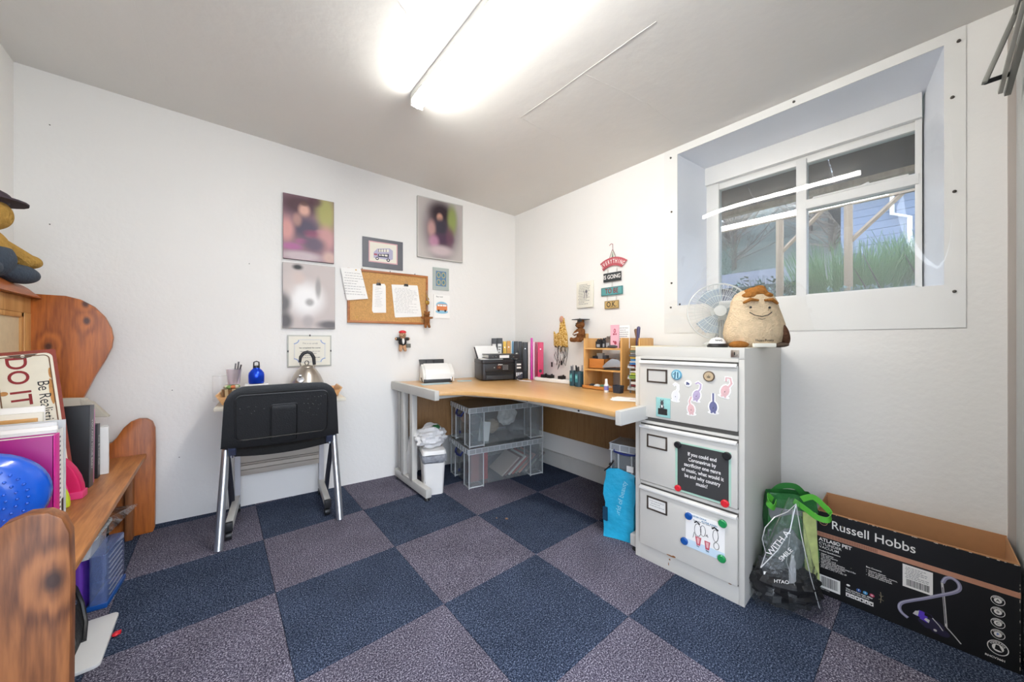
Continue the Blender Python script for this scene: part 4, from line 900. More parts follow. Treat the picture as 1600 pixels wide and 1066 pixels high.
art(t, 'cartoon', -.0013, [(2, rect(-.075,.075,-.078,-.045)), (0, stroke([(-.04,.035),(-.03,.042),(-.018,.034)],.006)), (0, outl(ell(-.026,.008,.013,.026))), (0, outl(ell(-.006,.012,.010,.022))), (0, stroke([(-.045,-.03),(-.04,-.005),(-.034,-.02)],.002)), (1, [(-.036,-.02),(-.012,-.02),(-.017,-.055),(-.031,-.055)]), (3, [(-.030,-.024),(-.018,-.024),(-.021,-.048),(-.027,-.048)]),
    (1, [(.0,-.024),(.022,-.024),(.018,-.058),(.004,-.058)]), (3, [(.005,-.028),(.017,-.028),(.015,-.05),(.008,-.05)]), (0, stroke([(.028,.036),(.038,.044),(.052,.036)],.007)), (0, outl(ell(.042,.012,.010,.024))), (0, outl(ell(.045,-.028,.010,.014))), (0, stroke([(.006,-.005),(.01,.004),(.014,-.006)],.003)), (0, stroke([(-.03,-.058),(-.02,-.060)],.003)), (0, stroke([(.006,-.062),(.018,-.064)],.003))],
    [INK, F2, F3, mat('cup_pink','e8b8b8',.6)])
txt('NEVER DRINK', .009, F1, t, -.02, -.0016, .060, bold=.02); txt('ALONE AGAIN', .009, F1, t, .018, -.0016, .050, bold=.03); paperlines(t, -.055,.055,.040,.048,-.0014,GREYINK,1,2,.3)
MG = 'round magnets around the cartoon card'
disc('blue_magnet','round blue magnet at the top left corner of the cartoon card', .254,.286,.0150, BLUE,.0175,.010,MG)
disc('blue_magnet','round blue magnet low at the left of the cartoon card', .236,.172,.0150, BLUE,.0165,.010,MG)
disc('green_magnet','round green magnet at the top right corner of the cartoon card', .384,.304,.0155, GREEN,.0175,.010,MG)
disc('green_magnet','round green magnet at the bottom right corner of the cartoon card', .381,.163,.0150, GREEN,.0175,.010,MG)

# ------------------------------------------------------------------ on top of the cabinet
CT = CH + .0005
fn = T('desk_fan', 'white round desk fan standing behind the bell on the filing cabinet', 'fan', (1.37,-.50,CT), -62)
FW = mat('fan_white', 'd6d8d4', .4)
MB().lathe([(.075,0),(.078,.01),(.06,.022),(.02,.03),(.016,.035)], n=24).build('base', FW, fn)
MB().cyl((0,.035,.03),(0,.035,.135),.013,.012).build('stem', FW, fn)
cz = .185
MB().cyl((0,.01,cz),(0,.085,cz),.038,.030,20).build('motor', FW, fn, bevel=.004)
mb = MB()
for r_, y in ((.150,.0),(.150,.02),(.118,-.028),(.082,-.042),(.045,-.050)): mb.tube([(r_*math.cos(R(a)), y, cz+r_*math.sin(R(a))) for a in range(0,360,10)], .0026 if r_ > .14 else .0012, 5, closed=True)
for a in range(0,360,9):
    c, s = math.cos(R(a)), math.sin(R(a))
    mb.tube([(.03*c,-.050,cz+.03*s),(.09*c,-.042,cz+.09*s),(.13*c,-.022,cz+.13*s),(.150*c,.005,cz+.150*s),(.135*c,.035,cz+.135*s),(.04*c,.05,cz+.04*s)], .0009, 4)
tag(mb.build('grille', FW, fn), kind='stuff')
MB().cyl((0,-.054,cz),(0,-.046,cz),.028,.030,20).build('badge', FW, fn)
for k in range(3):
    mb = MB(); a0 = 120*k; P = []
    for r_, da, yy in ((.025,-20,0),(.07,-34,.006),(.125,-30,.008),(.130,0,.0),(.118,28,-.012),(.06,24,-.008),(.025,20,0)): P.append((r_*math.cos(R(a0+da)), -.008+yy, cz+r_*math.sin(R(a0+da))))
    mb.v = P + [(x,y+.0025,z) for x,y,z in P]; mb.f = [list(range(7)), list(range(13,6,-1))]+[[i,i+7,(i+1)%7+7,(i+1)%7] for i in range(7)]; mb.m=[0]*9
    mb.build('blade', clear('fan_blade','d8e4ec',gloss=.05,rough=.1,milk=.45,milkcol='cfd8e0') if 'fan_blade' not in _M else _M['fan_blade'], fn)
bl = T('desk_bell', 'white domed desk bell on a black base beside the plush toy', 'bell', (1.03,-.615,CT), -60)
MB().lathe([(.040,0),(.042,.005),(.036,.014),(.034,.016)]).build('base', BLACK, bl)
MB().lathe([(.034,.016),(.032,.026),(.024,.037),(.010,.043),(.004,.044)]).build('dome', WHITE, bl)
MB().cyl((0,0,.043),(0,0,.052),.004,.003,10).build('button', CHROME, bl)
txt('RING', .012, INK, bl, 0, -.0305, .030, bold=.03, face=Rx(65))
# plush
pl_ = T('plush_toy', 'beige smiling plush with brown quiff and woolly brows on the filing cabinet', 'soft toy', (1.13,-.725,CT), -45)
PT = fuzz('beige_plush', 'dcc4a2', 160)
mb = MB(); rs = []
prof = [(.092,0),(.112,.02),(.124,.06),(.122,.10),(.108,.14),(.098,.17),(.092,.20),(.074,.232),(.045,.250),(.012,.256)]
n = 28
for r_, z in prof:
    rs.append([((r_*math.cos(2*math.pi*j/n)*(1.0+.04*math.sin(2*math.pi*j/n*3+z*20)))+.10*(z-.12)*0.1, r_*.62*math.sin(2*math.pi*j/n), z) for j in range(n)])
mb.rings(rs); o = mb.build('body', PT, pl_, smooth=80)
HB = fuzz('auburn_plush', 'a06a34', 120)
mb = MB().tube([(-.072,-.055,.190),(-.045,-.062,.204),(-.014,-.062,.200)], [.005,.008,.004], 8).tube([(.066,-.056,.186),(.040,-.062,.202),(.010,-.062,.200)], [.005,.008,.004], 8); mb.build('brow', HB, pl_)
mb = MB().ball((.0,-.012,.238),(.050,.040,.024)).ball((.020,-.010,.256),(.024,.022,.016)).ball((-.030,-.025,.222),(.036,.026,.016)).ball((.034,-.028,.224),(.030,.024,.014)).ball((-.012,-.02,.250),(.022,.02,.012)); remesh(mb.build('quiff', HB, pl_), .004)
EY = BLACK
MB().ball((-.048,-.0655,.170),.0050,8).ball((.026,-.0685,.168),.0050,8).build('eyes', EY, pl_)
MB().tube([(-.054,-.068,.149),(-.036,-.073,.136),(-.010,-.077,.130),(.016,-.075,.136),(.034,-.071,.149)], .0018, 6).tube([(-.024,-.0775,.122),(-.010,-.079,.118),(.004,-.0775,.122)], .0010, 5).build('smile', EY, pl_)
mb = MB().ball((-.085,-.045,.012),(.038,.032,.016)); mb.build('foot', HB, pl_)
MB().ball((.106,-.02,.060),(.022,.034,.055),12,Ry(-18)).build('side_pocket', fuzz('dark_brown_plush','5c4030'), pl_)
MB().box(-.045,.045,-.083,-.070,.001,.018).build('name_tape', PAPER2, pl_, bevel=.003); txt('Happy Potato', .013, INK, pl_, .0, -.0788, .030, bold=.01)
MB().ball((.08,-.03,.011),(.045,.03,.012)).build('foot', mat('checked_cloth','5a4a3c',.9,vary=.5,vscale=90), pl_)
# ================================================================== CONFERENCE CHAIR
ch = T('conference_chair', 'black padded conference chair with chrome legs, its back to the room', 'chair', (-.411,.985,0), -5.5)
FAB = mat('black_seat_fabric', '1d1c1b', .9, vary=.5, vscale=160, bump=.4, bscale=300)
SHELL = mat('black_back_shell', '191919', .38, vary=.15, vscale=30, bump=.15, bscale=180)
BLUEG = mat('blue_grey_bracket', '4a5068', .4, metal=.2)
for k in (-1, 1):
    MB().tube([(k*.270,.0,.004),(k*.264,.035,.16),(k*.256,.075,.34),(k*.250,.105,.50)], [.0185,.0185,.018,.016], 12).build('rear_leg', mat('satin_chrome','c4c6ca',.28,metal=.85), ch)
    MB().tube([(k*.246,.435,.004),(k*.246,.33,.17),(k*.248,.20,.36),(k*.250,.105,.50)], [.014,.014,.014,.012], 12, flat=.62).build('front_leg', mat('dark_chrome','5a5c66',.3,metal=.8), ch)
    MB().tube([(k*.250,.085,.475),(k*.250,.085,.515),(k*.250,.105,.532),(k*.250,.125,.515),(k*.250,.125,.475)], .012, 8).build('leg_joint', CHROME, ch)
    MB().prism([(.10,.435),(.075,.44),(.045,.475),(.030,.56),(.042,.56),(.062,.49),(.10,.47)], 'X', k*.222-.016, k*.222+.016).build('back_bracket', BLUEG, ch, bevel=.004)
    MB().cyl((k*.222,.075,.432),(k*.222,.075,.444),.007,.007,10).build('bolt', CHROME, ch)
    for y in (.435,): MB().cyl((k*.246,y,.001),(k*.246,y,.012),.017,.016,12).build('foot_cap', BLACK, ch)
MB().box(-.25,.25,.12,.14,.425,.44).box(-.25,.25,.36,.38,.425,.44).build('seat_frame', CHROME, ch)
# seat pad: sagging rear edge
nx, ny = 18, 8; top = []; 
mb = MB(); 
def seatp(i, j, t):
    u = -1+2*i/nx; v = j/ny; x = u*.238*(1-.06*v); y = .095+.385*v
    sag = -.020*(1-u*u)*(1-v*.6)
    return (x, y, .452 + t*.020 + sag + .006*math.sin(v*3.1))
for t in (-1, 1):
    for i in range(nx+1):
        for j in range(ny+1): mb.v.append(seatp(i, j, t))
N = (nx+1)*(ny+1)
for i in range(nx):
    for j in range(ny):
        a = i*(ny+1)+j; mb.f.append([a, a+1, a+ny+2, a+ny+1]); mb.f.append([N+a, N+a+ny+1, N+a+ny+2, N+a+1])
for i in range(nx):
    for j in (0, ny): a = i*(ny+1)+j; mb.f.append([a, a+ny+1, N+a+ny+1, N+a])
for j in range(ny):
    for i in (0, nx): a = i*(ny+1)+j; mb.f.append([a, a+1, N+a+1, N+a])
mb.m = [0]*len(mb.f); mb.build('seat', FAB, ch, bevel=.006, smooth=60)
MB().box(-.215,.215,.12,.45,.422,.434).build('seat_pan', SHELL, ch)
# backrest with moulded shell
def bk(u, v, d):    # u -1..1, v 0..1 ; curved, leaning slightly toward the room
    return (u, .045 - .055*(v) + .030*(abs(u)/.262)**2*-1 + d, .500 + .305*v - .012*(1-(u/.262)**2)*(1-v)*1.6)
def bpoly(inset, r, bot=0.0):
    return [(x, z) for x, z in rrect(-.262+inset, .262-inset, 0+inset+bot, .305-inset, r, 7)]
def layer(poly, d0, d1, name, m, par, bev=.004):
    mb = MB(); n = len(poly)
    mb.v = [bk(x, z/.305, d0) for x, z in poly] + [bk(x, z/.305, d1) for x, z in poly]
    # strips so that the curved plate stays curved
    cols = 26; mb = MB(); xs = [min(p[0] for p in poly) + (max(p[0] for p in poly)-min(p[0] for p in poly))*(1-math.cos(math.pi*i/cols))/2 for i in range(cols+1)]
    def zr(x):
        zz = []
        for i in range(n):
            a, b = poly[i], poly[(i+1) % n]
            if (a[0]-x)*(b[0]-x) <= 0 and abs(a[0]-b[0]) > 1e-9: zz.append(a[1]+(b[1]-a[1])*(x-a[0])/(b[0]-a[0]))
        return (min(zz), max(zz)) if zz else (.15, .15)
    rows = 8; V = []
    for d in (d0, d1):
        for x in xs:
            lo, hi = zr(min(max(x, xs[0]+1e-4), xs[-1]-1e-4))
            for j in range(rows+1): V.append(bk(x, (lo+(hi-lo)*j/rows)/.305, d))
    mb.v = V; NN = (cols+1)*(rows+1)
    for i in range(cols):
        for j in range(rows):
            a = i*(rows+1)+j; mb.f.append([a, a+1, a+rows+2, a+rows+1]); mb.f.append([NN+a, NN+a+rows+1, NN+a+rows+2, NN+a+1])
    for i in range(cols):
        for j in (0, rows): a = i*(rows+1)+j; mb.f.append([a, a+rows+1, NN+a+rows+1, NN+a])
    for j in range(rows):
        for i in (0, cols): a = i*(rows+1)+j; mb.f.append([a, a+1, NN+a+1, NN+a])
    mb.m = [0]*len(mb.f); return mb.build(name, m, par, bevel=bev, smooth=50)
bp_ = bpoly(0, .075)
# lower corners squarer than the upper ones
bp_ = [(x, z) for x, z in rrect(-.262, .262, 0, .305, .078, 8)]
bp_ = [(((-.264 if x < 0 else .264) if z < .08 else x)*(1-.10*(z/.305)**2), 0 if (z < .08 and abs(x) > .18) else z) for x, z in bp_]
layer(bp_, -.014, .004, 'back_shell', SHELL, ch)
layer([(x*.97, .004+z*.975) for x, z in bp_], .004, .034, 'back_pad', FAB, ch)
def rim(poly, wd, d):
    n = len(poly); mb = MB(); P = [bk(x, z/.305, d) for x, z in poly]
    return mb.tube(P, wd, 6, closed=True)
rim([(x, z) for x, z in rrect(-.205,.205,.035,.262,.03,5)], .0045, -.0135).build('shell_rim', SHELL, ch)
rim([(x, z) for x, z in rrect(-.060,.060,.012,.205,.014,4)], .004, -.0135).build('shell_rim', SHELL, ch)
layer([(x*.985, z) for x, z in rrect(-.056,.056,.012,.20,.012,4)], -.019, -.012, 'shell_panel', SHELL, ch, .003)
SCF = mat('scuff_mark', '8c8c88', .8)
rnd = random.Random(8); mb = MB()
for cx_, cz_, nn in ((.15,.22,16),(.13,.16,12),(-.14,.2,8),(.03,.1,5)):
    for k in range(nn):
        u = cx_+rnd.gauss(0,.03); z = cz_+rnd.gauss(0,.03)
        if abs(u) > .2 or not .04 < z < .25: continue
        p = Vector(bk(u, z/.305, -.0150)); L = rnd.uniform(.002,.006); a = rnd.uniform(-.9,.4)
        mb.tube([p, p+Vector((L*math.cos(a),0,L*math.sin(a)))], .0006, 3)
tag(mb.build('scuffs', SCF, ch, smooth=0), kind='stuff')

# ================================================================== SIDE TABLE ON CASTORS with tray
tbl = T('castor_table', 'small grey table on castors with slatted back panel behind the chair', 'table', (0,0,0))
LG = mat('pale_grey_tube', 'c6c6cc', .35, metal=.1)
for (xb, xf, yb_, yf) in ((-.592,-.640,1.455,1.085),(-.150,-.186,1.405,1.045)):
    MB().hexa([(xb-.014,yb_-.012,.05),(xb+.014,yb_-.012,.05),(xb+.014,yb_+.02,.05),(xb-.014,yb_+.02,.05)], [(xb-.014,yb_-.012,.662),(xb+.014,yb_-.012,.662),(xb+.014,yb_+.02,.662),(xb-.014,yb_+.02,.662)]).build('post', LG, tbl, bevel=.003)
    f = MB().hexa([(xf-.016,yf,.055),(xf+.016,yf,.055),(xb+.016,yb_+.02,.055),(xb-.016,yb_+.02,.055)], [(xf-.016,yf,.095),(xf+.016,yf,.095),(xb+.016,yb_+.02,.105),(xb-.016,yb_+.02,.105)]).build('foot_bar', mat('pale_grey_bar','c4c2bc',.4), tbl, bevel=.003)
    MB().box(xf-.017,xf+.017,yf-.003,yf+.02,.053,.097).build('end_cap', BLACK, tbl, bevel=.002)
    for yy in (yf+.02, yb_-.0):
        c = MB().cyl((xf if yy < 1.2 else xb, yy, .05), (xf if yy < 1.2 else xb, yy, .062), .01, .01, 8).cyl((xf-.014 if yy < 1.2 else xb-.014, yy+.006, .0235), (xf+.014 if yy < 1.2 else xb+.014, yy+.006, .0235), .0225, .0225, 14); c.build('castor', BLACK, tbl, bevel=.002)
SLT = [mat('taupe_slat','a69d92',.5), mat('taupe_slat_b','bbb2a6',.5), mat('dark_slat_gap','6a645e',.5)]
z = .215
for k, h_ in enumerate((.035,.028,.014,.045,.030,.016,.055,.12)):
    MB().hexa([(-.578,1.450,z),(-.160,1.402,z),(-.160,1.414,z),(-.578,1.462,z)], [(-.578,1.450,z+h_-.003),(-.160,1.402,z+h_-.003),(-.160,1.414,z+h_-.003),(-.578,1.462,z+h_-.003)]).build('slat', SLT[k % 2], tbl, bevel=.0015); z += h_
TT = mat('pale_table_top', 'd6cfbf', .5)
MB().prism([(-.700,1.175),(-.072,1.105),(-.045,1.40),(-.672,1.475)], 'Z', .662, .680).build('table_top', TT, tbl, bevel=.003)
tr = T('wooden_tray', 'light wooden tray with splayed ends on the small table', 'tray', (-.375,1.295,.6805), -6.4)
TW = wood('tray_wood', 'dcb07c', 'c48e58', 'Y', 30, .5)
MB().box(-.275,.275,-.095,.125,0,.006).build('base', TW, tr)
for k in (-1,1):
    MB().hexa([(k*.270,-.095,.004),(k*.280,-.095,.004),(k*.280,.125,.004),(k*.270,.125,.004)], [(k*.300,-.105,.060),(k*.310,-.105,.060),(k*.310,.135,.060),(k*.300,.135,.060)]).build('end_panel', TW, tr, bevel=.002)
    yy = -.095 if k < 0 else .125
    MB().hexa([(-.275,yy-.004,.004),(.275,yy-.004,.004),(.275,yy+.004,.004),(-.275,yy+.004,.004)], [(-.303,yy+k*.010-.004,.048),(.303,yy+k*.010-.004,.048),(.303,yy+k*.010+.004,.048),(-.303,yy+k*.010+.004,.048)]).build('side_panel', TW, tr, bevel=.002)
TZ = .6868
kt = T('kettle', 'brushed steel stovetop kettle with black arched handle on the tray', 'kettle', (-.250,1.315,TZ), -6)
MB().lathe([(.094,0),(.104,.008),(.106,.022),(.104,.045),(.094,.085),(.075,.130),(.052,.165),(.040,.176),(.036,.180)], n=40).build('body', STEEL, kt, smooth=60)
MB().lathe([(.038,.179),(.036,.186),(.022,.193),(.006,.196)], n=30).build('lid', STEEL, kt, smooth=60)
MB().tube([(.011*math.cos(R(a)), 0, .208+.013*math.sin(R(a))) for a in range(0,360,24)], .0025, 6, closed=True).build('lid_ring', BLACK, kt)
MB().tube([(-.030,0,.185),(-.037,0,.205),(-.037,0,.222)], .004, 8).tube([(.040,0,.178),(.040,0,.195)], .006, 8).build('handle_bracket', STEEL, kt)
MB().tube([(-.038,0,.212),(-.034,0,.245),(-.018,0,.268),(.004,0,.276),(.024,0,.268),(.038,0,.242),(.042,0,.195)], [.0075,.009,.0105,.0105,.0105,.0105,.009], 12).build('handle', BLACK, kt)
MB().cyl((-.034,-.072,.100),(-.040,-.104,.112),.020,.017,18).build('spout', STEEL, kt, bevel=.002)
MB().cyl((-.040,-.104,.112),(-.041,-.110,.114),.020,.018,18).box(-.047,-.034,-.112,-.102,.130,.142).build('whistle_cap', CHROME, kt, bevel=.002)
bt = T('water_bottle', 'small blue metal bottle with black loop cap beside the kettle', 'bottle', (-.507,1.345,.781), 0)
MB().lathe([(.034,0),(.039,.006),(.0395,.050),(.037,.064),(.026,.080),(.017,.088),(.016,.094)], n=30).build('body', mat('metallic_blue','1648d8',.22,metal=.55,vary=.1,vscale=40), bt, smooth=60)
MB().cyl((0,0,.093),(0,0,.106),.0175,.0165,18).tube([(-.013,0,.106),(-.012,0,.126),(0,0,.131),(.012,0,.126),(.013,0,.106)], .0035, 8).build('cap', BLACK, bt)
MB().cyl((0,0,-.001),(0,0,.004),.036,.036,24).build('foot_ring', BLACK, bt)
o = MB().box(-.055,.055,-.035,.035,0,.093).build('small_box', PAPER, None, bevel=.002); o.location = (-.505,1.345,TZ); o.rotation_euler = (0,0,R(-6)); tag(o, 'white carton on the tray under the blue bottle', 'carton')
o = MB().box(-.04,.04,-.014,.014,0,.07).build('orange_pack', mat('pale_orange','e0a888',.6), None, bevel=.003); o.location = (-.375,1.36,TZ); o.rotation_euler=(0,0,R(-6)); tag(o, 'pale orange pack lying between bottle and kettle', 'pack')
pt = T('striped_pot', 'brown striped pot stuffed with green and orange wrappers on the tray', 'pot', (-.622,1.325,TZ), 0)
mb = MB()
for k in range(14):
    a = 2*math.pi*k/14; mb.cur = k % 2
    mb.cyl((.033*math.cos(a),.033*math.sin(a),0),(.039*math.cos(a),.039*math.sin(a),.075),.008,.009,6)
mb.cur = 0; mb.cyl((0,0,0),(0,0,.07),.031,.037,16); mb.build('striped_wall', [mat('pot_brown','7a5a3a',.5), mat('pot_cream','c9b28a',.5)], pt)
rnd = random.Random(21)
for k in range(9):
    a = k*.7; crumple('wrapper', mat(['wrap_green','wrap_orange','wrap_pale'][k%3], ['7a9a5a','d0784a','c8c8b0'][k%3], .4), pt, (.024*math.cos(a),.024*math.sin(a),.086), (.014,.014,.010), 10, .3, k)
pc = T('pen_cup', 'clear plastic cup holding grey pens, standing on the striped pot', 'cup', (-.612,1.345,TZ+.100), 0)
MB().rings([[(r_*math.cos(2*math.pi*j/20), r_*math.sin(2*math.pi*j/20), z) for j in range(20)] for r_, z in ((.028,0),(.036,.082),(.038,.084))], cap=False).build('cup_wall', clear('cup_plastic','f4eef2',gloss=.06,milk=.35,milkcol='e6d8de'), pc, smooth=60)
MB().cyl((0,0,.002),(0,0,.008),.027,.027,16).build('contents', mat('pale_rose','dcb8c0',.6), pc)
for (x,y,a,b_,cc) in ((.010,0,.024,.118,'6a6a6c'),(.014,.01,.040,.100,'4c4a4c'),(.0,.012,.018,.108,'8a8a8c')): MB().cyl((x,y,.010),(x+a*.5,y,b_+.008),.0045,.004,8).build('pen', mat('pen_'+cc, cc, .4, metal=.4), pc)
o = crumple('pen_strap', mat('navy_nylon','26304c',.6), None, (0,0,0), (.035,.012,.018), 12, .4, 5); o.location = (-.573,1.262,TZ+.024); tag(o, 'dark blue strap bundle at the left of the tray', 'strap')
dg = T('clear_jug', 'clear plastic jar at the far left of the small table by the wall', 'jar', (-.672,1.415,.681), 0)
MB().rings([[(r_*math.cos(2*math.pi*j/20), r_*math.sin(2*math.pi*j/20), z) for j in range(20)] for r_, z in ((.030,0),(.034,.008),(.036,.15))], cap=False).build('wall', clear('faint_jar','ffffff',gloss=-.02,rough=.2,milk=.08), dg, smooth=60)
MB().tube([(.036*math.cos(R(a)), .036*math.sin(R(a)), .15) for a in range(0,360,20)], .0015, 5, closed=True).build('rim', CLEARL, dg)

# ================================================================== DESK ITEMS
DZ = TOPZ + .0006
sc = T('document_scanner', 'white sheet-fed document scanner at the left end of the desk', 'scanner', (.590,1.175,DZ), -15)
MB().prism([(-.0,.0),(.150,.0),(.150,.062),(.120,.118),(.085,.135),(.015,.090),(-.006,.060),(-.006,.030)], 'X', -.105, .135).build('body', mat('scanner_white','e6e4de',.35), sc, bevel=.008)
MB().prism([(-.012,.002),(-.007,.060),(.012,.089),(.083,.134),(.080,.141),(.004,.098),(-.016,.066),(-.020,.004)], 'X', -.088, .100).build('cover', WHITE, sc, bevel=.005)
MB().box(-.100,.112,-.024,.02,0.0,.026).build('exit_slot', DARK, sc, bevel=.003)
MB().hexa([(-.105,.118,.112),(.085,.118,.112),(.085,.126,.112),(-.105,.126,.112)], [(-.108,.150,.168),(.090,.150,.168),(.090,.158,.168),(-.108,.158,.168)]).build('paper_chute', DARK, sc, bevel=.003)
MB().box(-.06,-.052,.128,.136,.13,.166).box(.0,.008,.128,.136,.13,.166).build('chute_guide', BLACK, sc)
M_ = Rx(64)
MB().box(.106,.132,.040,.075,.092,.100).build('button_panel', mat('button_grey','c4c6c8',.4), sc, bevel=.002)
for k in range(2): MB().box(.112,.127,.048+k*.012,.055+k*.012,.099,.102).build('button', BLUE if k else DARK, sc)
MB().box(.100,.116,-.026,-.010,.010,.040).build('latch', CHROME, sc, bevel=.003)
MB().tube([(-.108,.06,.03),(-.112,.03,.035),(-.112,.0,.02),(-.108,-.01,.010)], .003, 6).build('lead', BLACK, sc)
o = MB().box(-.10,.115,-.035,.06,0,.0014).build('cloth', mat('pale_blue_cloth','b8ccd2',.8), None); o.location=(.53,1.085,DZ); o.rotation_euler=(0,0,R(-12)); tag(o, 'pale blue-grey cloth under the front of the scanner', 'cloth')
o = MB().box(-.06,.05,-.02,.04,0,.0014).build('cloth', mat('pale_blue_note','a8c8d0',.8), None); o.location=(.80,1.11,DZ); o.rotation_euler=(0,0,R(-22)); tag(o, 'light blue note lying between scanner and printer', 'note')
pr = T('printer', 'black ink-tank printer with paper in its rear feeder', 'printer', (.893,1.015,DZ), -18)
PRB = mat('printer_black', '26262a', .38, vary=.1)
MB().prism(rrect(0,.270,0,.225,.020,5), 'Z', .006, .135).build('body', PRB, pr, bevel=.003)
MB().prism(rrect(-.003,.276,-.004,.225,.022,5), 'Z', .136, .166).build('scanner_lid', PRB, pr, bevel=.004)
MB().prism(rrect(.273,.345,-.012,.215,.012,5), 'Z', .002, .158).build('tank_unit', PRB, pr, bevel=.003)
MB().box(.025,.270,-.006,.0,.072,.132).build('control_panel', BLACK, pr, bevel=.003)
MB().box(.030,.265,-.003,.008,.045,.070).build('paper_slot', mat('slot_black','08080a',.5), pr)
MB().box(.034,.262,-.008,.0,.008,.044).build('paper_tray', DARK, pr, bevel=.003)
MB().box(.118,.160,-.0075,-.005,.090,.118).build('screen', mat('lcd_brown','4a2c28',.2), pr)
txt('13', .020, mat('lcd_orange','c88a60',.4), pr, .139, -.0078, .104)
txt('EPSON', .012, WTEXT, pr, .150, -.0068, .126, bold=.03)
for i in range(4):
    for j in range(4): MB().box(.172+i*.012,.179+i*.012,-.0075,-.0055,.086+j*.010,.091+j*.010).build('key', mat('key_grey','8a8c90',.4), pr)
MB().cyl((.100,-.006,.104),(.100,-.009,.104),.004,.004,10).build('home_key', WHITE, pr)
for k, z in enumerate((.118,.092)): MB().box(.288,.325,-.0135,-.0118,z,z+.013).build('sticker', PAPER, pr)
for k, cc in enumerate(('1c1c20','c9c9cc','d0cfd2','b8bcc4')):
    MB().box(.283+k*.0145,.293+k*.0145,-.0135,-.0118,.012,.060).build('ink_window', mat('ink_'+cc, 'd4d6da', .3), pr); MB().box(.283+k*.0145,.293+k*.0145,-.0142,-.0130,.012,.030+.006*k).build('ink_level', mat('inkl_%d' % k, ('1c1c20','4a4a58','5a5a62','4a5262')[k], .3), pr)
MB().box(-.0015,.003,.040,.085,.112,.120).build('grip_recess', BLACK, pr)
art(pr, 'vent', 0, [], [BLACK]) if False else None
MB().hexa([(.03,.222,.150),(.22,.222,.150),(.22,.227,.150),(.03,.227,.150)], [(.01,.270,.262),(.20,.270,.262),(.20,.275,.262),(.01,.275,.262)]).build('paper_support', PRB, pr)
tp = MB().hexa([(.035,.214,.168),(.225,.214,.168),(.225,.2155,.168),(.035,.2155,.168)], [(.015,.262,.272),(.205,.262,.272),(.205,.2635,.272),(.015,.2635,.272)]).build('printer_paper', PAPER, None, smooth=0)
tp.location = pr.location; tp.rotation_euler = pr.rotation_euler; tag(tp, 'blank white paper standing in the rear feeder of the printer', 'paper')
def ondesk(mb, name, label, cat, m, x, y, z=DZ, rz=0, **k): return one(mb, name, label, cat, m, (x, y, z), rz, **k)
pL = Vector((.893,1.015,0))
def onpr(u, v): c, s = math.cos(R(-18)), math.sin(R(-18)); return pL.x+c*u-s*v, pL.y+s*u+c*v
x, y = onpr(.10,.10); ondesk(MB().box(-.09,.09,-.075,.075,0,.004), 'papers', 'loose white papers lying on the printer lid', 'papers', PAPER, x, y, DZ+.1668, -26)
x, y = onpr(.185,.12); t = T('flat_binder', 'dark grey lever binder lying flat on the printer', 'binder', (x, y, DZ+.1715), -20)
MB().box(-.12,.14,-.10,.10,0,.005).box(-.12,.14,-.10,.10,.030,.035).box(-.12,.14,-.105,-.098,0,.035).build('cover', DARK, t, bevel=.002)
MB().box(-.11,.135,-.09,.095,.006,.029).build('pages', PAPER, t); MB().box(-.03,.05,-.1065,-.105,.006,.028).build('spine_label', PAPER, t)
for k in (-.085,-.06,.09): MB().cyl((k,-.105,.017),(k,-.107,.017),.004,.004,10).build('rivet', CHROME, t)
x, y = onpr(.31,.06); ondesk(MB().ball((0,0,.022),(.022,.016,.022)).ball((.012,.0,.045),(.012,.012,.012)), 'figurine', 'small white figure standing on the printer corner by the binders', 'ornament', mat('figure_white','e0ddd4',.5), x, y, DZ+.159)
# binders standing along the right wall, spines to the room
def binder(c0, c1, ct, col, label, lev=True, lab=False, kind='binder', grp=None):
    """c0..c1: width seen along the row, ct: where its top edge is seen; each stands turned toward the room, its back into the corner"""
    behind = c0 < 1285
    pxm = 635+(c0+c1)/2/7.11; dist = 3.16 if behind else 2.93-(c0-1289)/240*.21
    d = Vector((.6415+.767*(pxm-800)/548, .767-.6415*(pxm-800)/548, 0)); h = 1.029+(534-520-ct/7.11)*dist/548-DZ
    wdt = (c1-c0)/7.11/548*dist-.0015; depth = .055+.04*(c0-945)/340 if behind else .17
    t = T(kind, label, 'binder' if kind == 'binder' else 'folder', (-.679+d.x*dist, -1.2285+d.y*dist, DZ), math.degrees(math.atan2(d.y, d.x))-90, grp)
    m = mat('binder_'+col, col, .42); w2 = wdt/2
    mb = MB()
    if wdt > .03:
        mb.box(-w2,w2,0,.004,0,h).box(-w2,-w2+.0025,0,depth,0,h).box(w2-.0025,w2,0,depth,0,h); mb.build('cover', m, t, bevel=.0015)
        MB().box(-w2+.004,w2-.010,.012,depth-.005,.006,h-.02).build('pages', PAPER, t)
    else: mb.box(-w2,w2,0,depth,0,h).build('cover', m, t, bevel=.0015)
    if lab:
        MB().box(-w2*.7,w2*.7,-.0012,0,h*.35,h*.85).build('spine_label', PAPER, t); paperlines(t,-w2*.55,w2*.55,h*.45,h*.8,-.0014,INK,5,int(c0),.35)
    if lev and wdt > .03:
        MB().tube([(.011*math.cos(R(a)), -.0012, .075+.011*math.sin(R(a))) for a in range(0,360,30)], .002, 5, closed=True).build('finger_ring', BLACK, t); MB().cyl((0,-.0006,.075),(0,.001,.075),.010,.010,16).build('finger_hole', BLACK, t)
        MB().cyl((0,-.001,h-.055),(0,.0,h-.055),.004,.004,8).build('rivet', CHROME, t)
    return t
binder(945,1003,62,'3a3a3e','dark grey binder with white spine label at the left end of the row', lab=True, lev=False)
binder(1005,1068,60,'2f3034','dark binder with printed label, second in the row behind the printer', lab=True, lev=False)
binder(1073,1112,96,'e6b83c','yellow card folder behind the printer', kind='folder')
